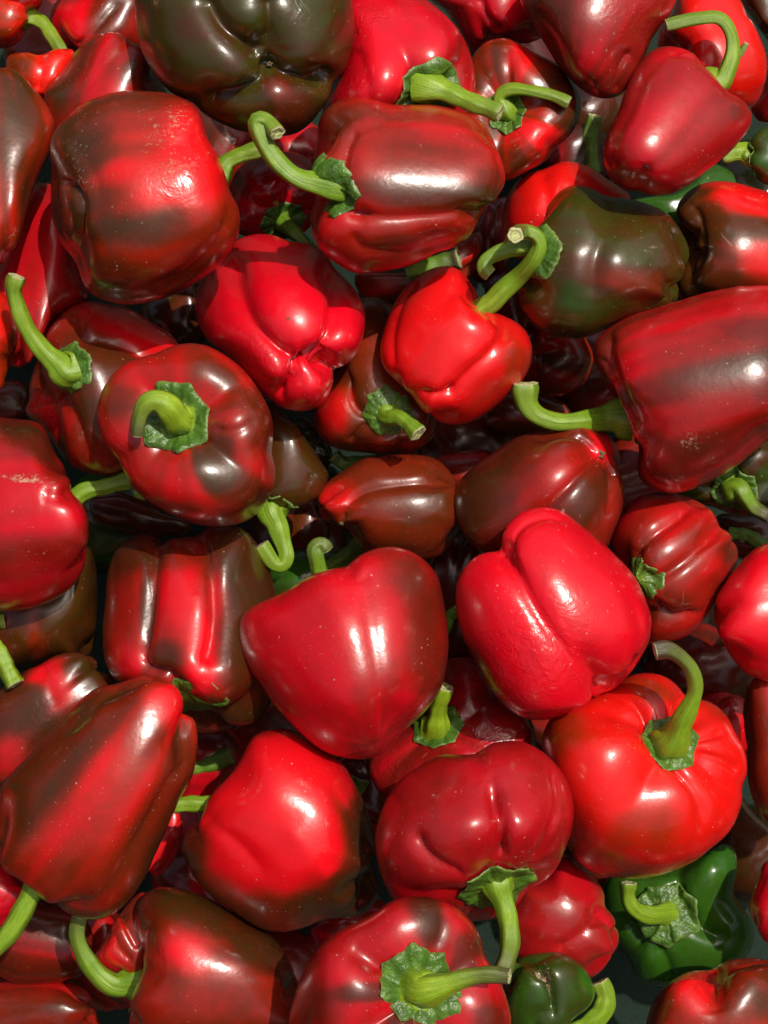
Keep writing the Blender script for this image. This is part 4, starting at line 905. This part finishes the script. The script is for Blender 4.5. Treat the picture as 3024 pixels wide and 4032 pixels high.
def build_calyx(p, S, zc, origin, root, rng, bvh, pole, nrm):
    rc = p['cr']
    nr, nt = 9, 84
    ntip = p.get('tips', rng.choice([6, 7, 8]))
    ph = np.arange(nt) / nt * 2 * math.pi
    off = rng.uniform(0, 6.28)
    q = (ph * ntip / (2 * math.pi) + off) % 1.0
    tri = 1 - np.abs(2 * q - 1)
    amp = np.interp(np.arange(nt), np.linspace(0, nt, ntip + 1), [rng.uniform(0.85, 1.1) for _ in range(ntip)] + [1.0])
    edge = rc * amp * (0.89 + 0.14 * tri ** 2.4)
    n = nrm / np.linalg.norm(nrm)
    t1 = np.cross(n, np.array([0.3, 0.9, 0.1]))
    t1 /= np.linalg.norm(t1)
    t2 = np.cross(n, t1)
    lift = p.get('lift', 0.04) * rc
    verts, along = [], []
    last = 0.0
    Z = np.zeros((nr, nt))
    for i in range(nr):
        fr = (i + 0.6) / (nr - 0.4)
        for j in range(nt):
            d = edge[j] * fr
            o = pole + (t1 * math.cos(ph[j]) + t2 * math.sin(ph[j])) * d
            src = Vector(o + n * rc * 3)
            hit = bvh.ray_cast(src, Vector(-n), rc * 5)
            hgt = 0.0
            if hit[0] is not None:
                hgt = float((np.array(hit[0]) - o) @ n)
            else:
                hgt = Z[i - 1, j] - rc * 0.05 if i else 0.0
            if i:
                hgt = max(min(hgt, Z[i - 1, j] + rc * 0.11), Z[i - 1, j] - rc * 0.12)
            Z[i, j] = hgt
    ker = np.array([1, 2, 3, 2, 1]) / 9
    for i in range(nr):
        Z[i] = np.convolve(np.concatenate([Z[i][-2:], Z[i], Z[i][:2]]), ker, 'valid')
    for i in range(nr):
        fr = (i + 0.6) / (nr - 0.4)
        cri = rc * 0.040 * fr * (np.sin(ph * ntip + off) + 0.6 * np.sin(ph * ntip * 2 + 1.3 + 4 * fr) + 0.5 * np.sin(ph * 23 + 9 * fr + off))
        for j in range(nt):
            d = edge[j] * fr
            hgt = Z[i, j] + rc * 0.04 + rc * 0.20 * math.exp(-(fr / 0.34) ** 2) + cri[j] + lift * fr ** 2 - rc * 0.05 * max(0, fr - 0.85) / 0.15
            verts.append(pole + (t1 * math.cos(ph[j]) + t2 * math.sin(ph[j])) * d + n * hgt)
            along.append(fr)
    verts = np.array(verts)
    back = verts - n * rc * 0.05
    F = grid_faces(nr, nt, False)
    nv = len(verts)
    F2 = [tuple(reversed([x + nv for x in f])) for f in F]
    R = []
    for j in range(nt):
        j2 = (j + 1) % nt
        R.append(((nr - 1) * nt + j, (nr - 1) * nt + j2, (nr - 1) * nt + j2 + nv, (nr - 1) * nt + j + nv))
    allv = np.concatenate([verts, back])
    P = to_world(to_heap(S, zc, allv[:, 0] + S['c'][0], -(allv[:, 1] + S['c'][1]), allv[:, 2]))
    al = np.array(along + along)
    link_mesh('calyx', P, F + F2 + R, M_CALYX, root, origin, dict(along=al, lime=np.full(len(al), p.get('lime', 0.25))))

def build_stem(p, S, zc, origin, root, rng, pole, nrm, lower):
    st = p['st']
    pts = []
    n = nrm / np.linalg.norm(nrm)
    rb, rm, rt = st['r']
    free = st.get('free', False)
    w0 = pole[2]
    if not free:
        pts.append(pole - n * rb * 0.3)
        pts.append(pole + n * rb * 0.5)
    raw = st['p']
    prev = pts[-1] if pts else np.array([raw[0][0] - S['c'][0], -raw[0][1] - S['c'][1], st.get('w0', 0.0)])
    w = prev[2]
    for k, q in enumerate(raw):
        u, v = q[0], q[1]
        P = np.array([u - S['c'][0], -v - S['c'][1], 0.0])
        if len(q) > 2:
            w = w0 + q[2] if not free else q[2]
        else:
            seg = math.hypot(P[0] - prev[0], P[1] - prev[1])
            w = w + seg * st.get('rise', 0.15)
        # rest on, not in, whatever lies below
        if not st.get('under', False):
            zz = zc + w * K
            for (j, zj, hm) in lower:
                h = sample(*hm, np.array([u]), np.array([v]))[0]
                if h > -1e8:
                    zz = max(zz, zj + (h + rm * 1.05) * K)
            w = (zz - zc) / K
        P[2] = w
        pts.append(P)
        prev = P
    C = spline(pts, 46, False)
    # even out the spacing
    d = np.concatenate([[0], np.cumsum(np.linalg.norm(np.diff(C, axis=0), axis=1))])
    m = 40
    tt = np.linspace(0, d[-1], m)
    C = np.stack([np.interp(tt, d, C[:, k]) for k in range(3)], 1)
    for _ in range(2):
        C[1:-1] = (C[:-2] + 2 * C[1:-1] + C[2:]) / 4
    T = np.gradient(C, axis=0)
    T /= np.linalg.norm(T, axis=1, keepdims=True)
    s = tt / d[-1]
    flare = st.get('flare', 0.45)
    rad = np.interp(s, [0, 0.5, 1], [rb, rm, rt]) + (rb * flare * np.exp(-(s / 0.13) ** 2) if not free else 0)
    rad = rad * (1 + 0.05 * np.sin(s * 9 + rng.uniform(0, 6)) + 0.035 * np.sin(s * 23 + rng.uniform(0, 6))  + st.get('knob', 0.10) * np.exp(-((s - 0.97) / 0.07) ** 2))
    ns = 22
    ph = np.arange(ns) / ns * 2 * math.pi
    ref = np.array([0.2, 0.3, 1.0])
    if abs(T[0] @ ref) > 0.95 * np.linalg.norm(ref):
        ref = np.array([1.0, 0, 0])
    A = np.cross(T[0], ref)
    A /= np.linalg.norm(A)
    ribs = 1 + 0.08 * np.cos(5 * ph + rng.uniform(0, 6)) + 0.03 * np.cos(9 * ph + rng.uniform(0, 6))
    verts, along, ring = [], [], []
    for i in range(m):
        A = A - (A @ T[i]) * T[i]
        A /= np.linalg.norm(A)
        B = np.cross(T[i], A)
        tw = 0.5 * s[i]
        rr = rad[i] * ribs
        if i == m - 1:
            rr = rr * 0.97
        for j in range(ns):
            verts.append(C[i] + rr[j] * (math.cos(ph[j] + tw) * A + math.sin(ph[j] + tw) * B))
            along.append(s[i])
            ring.append(abs(j / ns * 2 - 1))
    ringv = np.array(verts[-ns:])
    verts = np.array(verts)
    F = [tuple(reversed(f)) for f in grid_faces(m, ns, False)]
    def W(a):
        return to_world(to_heap(S, zc, a[:, 0] + S['c'][0], -(a[:, 1] + S['c'][1]), a[:, 2]))
    so = link_mesh('stem', W(verts), F, M_STEM, root, origin,
                   dict(along=along, ring=ring, dry=np.full(len(along), st.get('dry', 0.35)), lime=np.full(len(along), st.get('lime', 0.3))))
    # the cut face: rings with a ragged, slightly sunken pith
    cv, ca = [ringv + T[-1] * 0.0], [1.0] * ns
    for fr, dp in ((1.0, 0.9), (0.82, 1.3), (0.55, 0.4), (0.28, -0.4)):
        jit = np.array([rng.uniform(-0.8, 0.8) for _ in range(ns)])
        cv.append(C[-1] + (ringv - C[-1]) * fr + T[-1] * (dp + 0.5 * jit * rt * 0.08)[:, None] * max(1.0, rt * 0.09))
        ca += [fr] * ns
    cv.append((C[-1] - T[-1] * 0.3)[None])
    ca.append(0.0)
    cv = np.concatenate(cv)
    CF = [tuple(reversed(f)) for f in grid_faces(5, ns, False)]
    for j in range(ns):
        CF.append((4 * ns + (j + 1) % ns, 5 * ns, 4 * ns + j)[::-1])
    link_mesh('cut_end', W(cv), CF, M_CUT, so, origin, dict(along=ca))

def build_all(peps):
    shapes = []
    rngs = []
    for i, p in enumerate(peps):
        rng = random.Random(1000 + i * 7 + p.get('seed', 0))
        rngs.append(rng)
        shapes.append(shape_body(p, rng))
    z, hms = solve_depths(peps, shapes)
    zmin = 0.0
    for i, p in enumerate(peps):
        S, rng, zc = shapes[i], rngs[i], z[i]
        V = S['V']
        na, nf = S['na'], S['nf']
        top = V[0].mean(0)
        bot = V[-1].mean(0)
        pv = np.concatenate([V.reshape(-1, 3), top[None], bot[None]])
        P = to_world(to_heap(S, zc, pv[:, 0] + S['c'][0], -(pv[:, 1] + S['c'][1]), pv[:, 2]))
        zl = to_heap(S, zc, pv[:, 0] + S['c'][0], -(pv[:, 1] + S['c'][1]), pv[:, 2])[:, 2].min()
        zmin = min(zmin, zl)
        origin = to_world(to_heap(S, zc, np.array([S['c'][0]]), np.array([-S['c'][1]]), np.array([0.0])))[0]
        root = bpy.data.objects.new('bell_pepper', None)
        scene.collection.objects.link(root)
        root.empty_display_size = 0.02
        root.location = origin
        root['label'] = p['lb']
        root['category'] = 'pepper'
        root['group'] = p.get('gp', 'bell peppers heaped on the market display')
        faces = grid_faces(na, nf)
        nv = len(pv)
        # outward orientation
        a, b, c = pv[faces[nf * (na // 2)][0]], pv[faces[nf * (na // 2)][1]], pv[faces[nf * (na // 2)][2]]
        if np.cross(b - a, c - a) @ (a - pv[:-2].mean(0)) < 0:
            faces = [tuple(reversed(f)) for f in faces]
        ex = lambda A: np.concatenate([A.ravel(), [A[0].mean(), A[-1].mean()]])
        link_mesh('skin', P, faces, M_SKIN, root, origin,
                  dict(ripe=ex(S['ripe']), warm=np.full(nv, p.get('warm', 0.3)), scar=ex(S['scar']), wrinkle=ex(S['wrinkle'])))
        lower = [(j, z[j], hms[j]) for j in range(len(peps)) if peps[j]['o'] < p['o'] - 0.01 or (j == i and p.get('st', {}).get('selfclear', False))]
        if 'cr' in p or 'st' in p:
            bvh = BVHTree.FromPolygons([tuple(x) for x in pv], faces) if 'cr' in p else None
            ring = V[min(6, na - 1)]
            n = S['a'].copy()
            if 'nrm' in p:
                n = np.array(p['nrm'], float)
                n /= np.linalg.norm(n)
            if 'cpos' in p:
                cu_, cv_ = p['cpos'][0], p['cpos'][1]
                hit = BVHTree.FromPolygons([tuple(x) for x in pv], faces).ray_cast(Vector((cu_ - S['c'][0], -cv_ - S['c'][1], 2000)), Vector((0, 0, -1)))
                hh_ = hit[0].z if hit[0] is not None else top[2]
                top = np.array([cu_ - S['c'][0], -cv_ - S['c'][1], hh_ + (p['cpos'][2] if len(p['cpos']) > 2 else 0.0)])
            if 'cr' in p:
                build_calyx(p, S, zc, origin, root, rng, bvh, top, n)
            if 'st' in p:
                build_stem(p, S, zc, origin, root, rng, top, n, lower)
        if 'nub' in p:
            # dried scar where the flower sat
            bu, bv, br = p['nub']
            h = sample(*hms[i], np.array([bu]), np.array([bv]))[0]
            nn = 14
            vs, fs = [], []
            for k, (fr, hz) in enumerate(((1.0, -0.25), (0.8, 0.25), (0.45, 0.35), (0.15, 0.05))):
                for j in range(nn):
                    t = 2 * math.pi * j / nn
                    rr = br * fr * (1 + 0.28 * math.sin(5 * t + k) + rng.uniform(-0.12, 0.12))
                    vs.append((bu - S['c'][0] + rr * math.cos(t), -bv - S['c'][1] + rr * math.sin(t) * 0.85, h + hz * br * 0.8))
            vs = np.array(vs)
            fs = [tuple(reversed(f)) for f in grid_faces(4, nn, False)] + [tuple(3 * nn + j for j in range(nn))]
            Pn = to_world(to_heap(S, zc, vs[:, 0] + S['c'][0], -(vs[:, 1] + S['c'][1]), vs[:, 2]))
            link_mesh('blossom_scar', Pn, fs, M_SCAR, root, origin)
    print('depth range', min(z), max(z), zmin)
    return zmin, z

def blob_outline(u, v, r, rng, k=14):
    a0, sq = rng.uniform(0, 6.28), rng.uniform(0.82, 1.0)
    out = []
    for i in range(k):
        t = 2 * math.pi * i / k
        rr = r * rng.uniform(0.93, 1.05)
        x, y = rr * math.cos(t), rr * sq * math.sin(t)
        out.append((u + x * math.cos(a0) - y * math.sin(a0), v + x * math.sin(a0) + y * math.cos(a0)))
    return out

# the heap runs on past the borders of the picture
_r = random.Random(77)
for (u, v) in ([(x, -260) for x in range(60, 1700, 340)] + [(1890, y) for y in range(0, 2300, 330)]
               + [(-300, y) for y in range(-200, 2300, 400)] + [(x, 2560) for x in range(-100, 2000, 390)]):
    PEPPERS.append(dict(lb='red bell pepper farther along the heap, outside the picture', gp='bell peppers beyond the picture', o=6.5, ol=blob_outline(u, v, _r.uniform(135, 175), _r),
                        ax=(_r.uniform(0, 360), _r.uniform(-20, 20)), rp=_r.choice([0.05, 0.1, 0.3, 0.5]), warm=_r.uniform(0.1, 0.7)))
# a lower layer, seen only as dim glimpses down in the gaps
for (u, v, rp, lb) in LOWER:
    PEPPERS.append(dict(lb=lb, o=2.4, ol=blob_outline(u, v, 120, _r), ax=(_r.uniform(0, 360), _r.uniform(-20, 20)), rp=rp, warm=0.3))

ZMIN, ZS = build_all(PEPPERS)

# ------------------------------------------------------------------ the felt-covered display under the heap
def build_display(z0):
    n = 120
    half = 0.75
    g = np.linspace(-half, half, n)
    X, Y = np.meshgrid(g, g, indexing='ij')
    rng = np.random.default_rng(4)
    Z = np.full(X.shape, z0)
    for _ in range(10):
        k = rng.normal(0, 18, 2)
        Z += 0.0012 * np.sin(X * k[0] + Y * k[1] + rng.uniform(0, 6))
    P = to_world(np.stack([X.ravel(), Y.ravel(), Z.ravel()], -1))
    F = [(i * n + j, (i + 1) * n + j, (i + 1) * n + j + 1, i * n + j + 1) for i in range(n - 1) for j in range(n - 1)]
    ob = link_mesh('display_felt', P, F, M_FELT)
    ob['kind'] = 'structure'
    return ob

build_display(ZMIN - 0.010)

# ------------------------------------------------------------------ a dry stalk caught between the peppers
def build_stalk():
    zc = -0.055
    S = dict(c=(0.0, 0.0))
    pts = np.array([(1600, -1728, 20), (1618, -1752, 26), (1640, -1774, 26), (1670, -1800, 14)], float)
    C = spline(pts, 16, False)
    ns, vs = 8, []
    T = np.gradient(C, axis=0)
    for i in range(len(C)):
        t = T[i] / np.linalg.norm(T[i])
        A = np.cross(t, (0, 0, 1.0)); A /= np.linalg.norm(A)
        B = np.cross(t, A)
        r = 7.5 - 2.0 * i / len(C) + 0.7 * math.sin(i * 1.3)
        for j in range(ns):
            q = 2 * math.pi * j / ns
            vs.append(C[i] + r * (math.cos(q) * A + 0.7 * math.sin(q) * B))
    vs = np.array(vs)
    F = grid_faces(len(C), ns, False) + [tuple(range(ns)), tuple(reversed(range((len(C) - 1) * ns, len(C) * ns)))]
    P = to_world(to_heap(S, zc, vs[:, 0], -vs[:, 1], vs[:, 2]))
    o = link_mesh('dry_stalk', P, F, M_STALK)
    o['label'] = 'thin pale dry stalk lying between the orange-red pepper and the green one'
    o['category'] = 'stalk'

build_stalk()
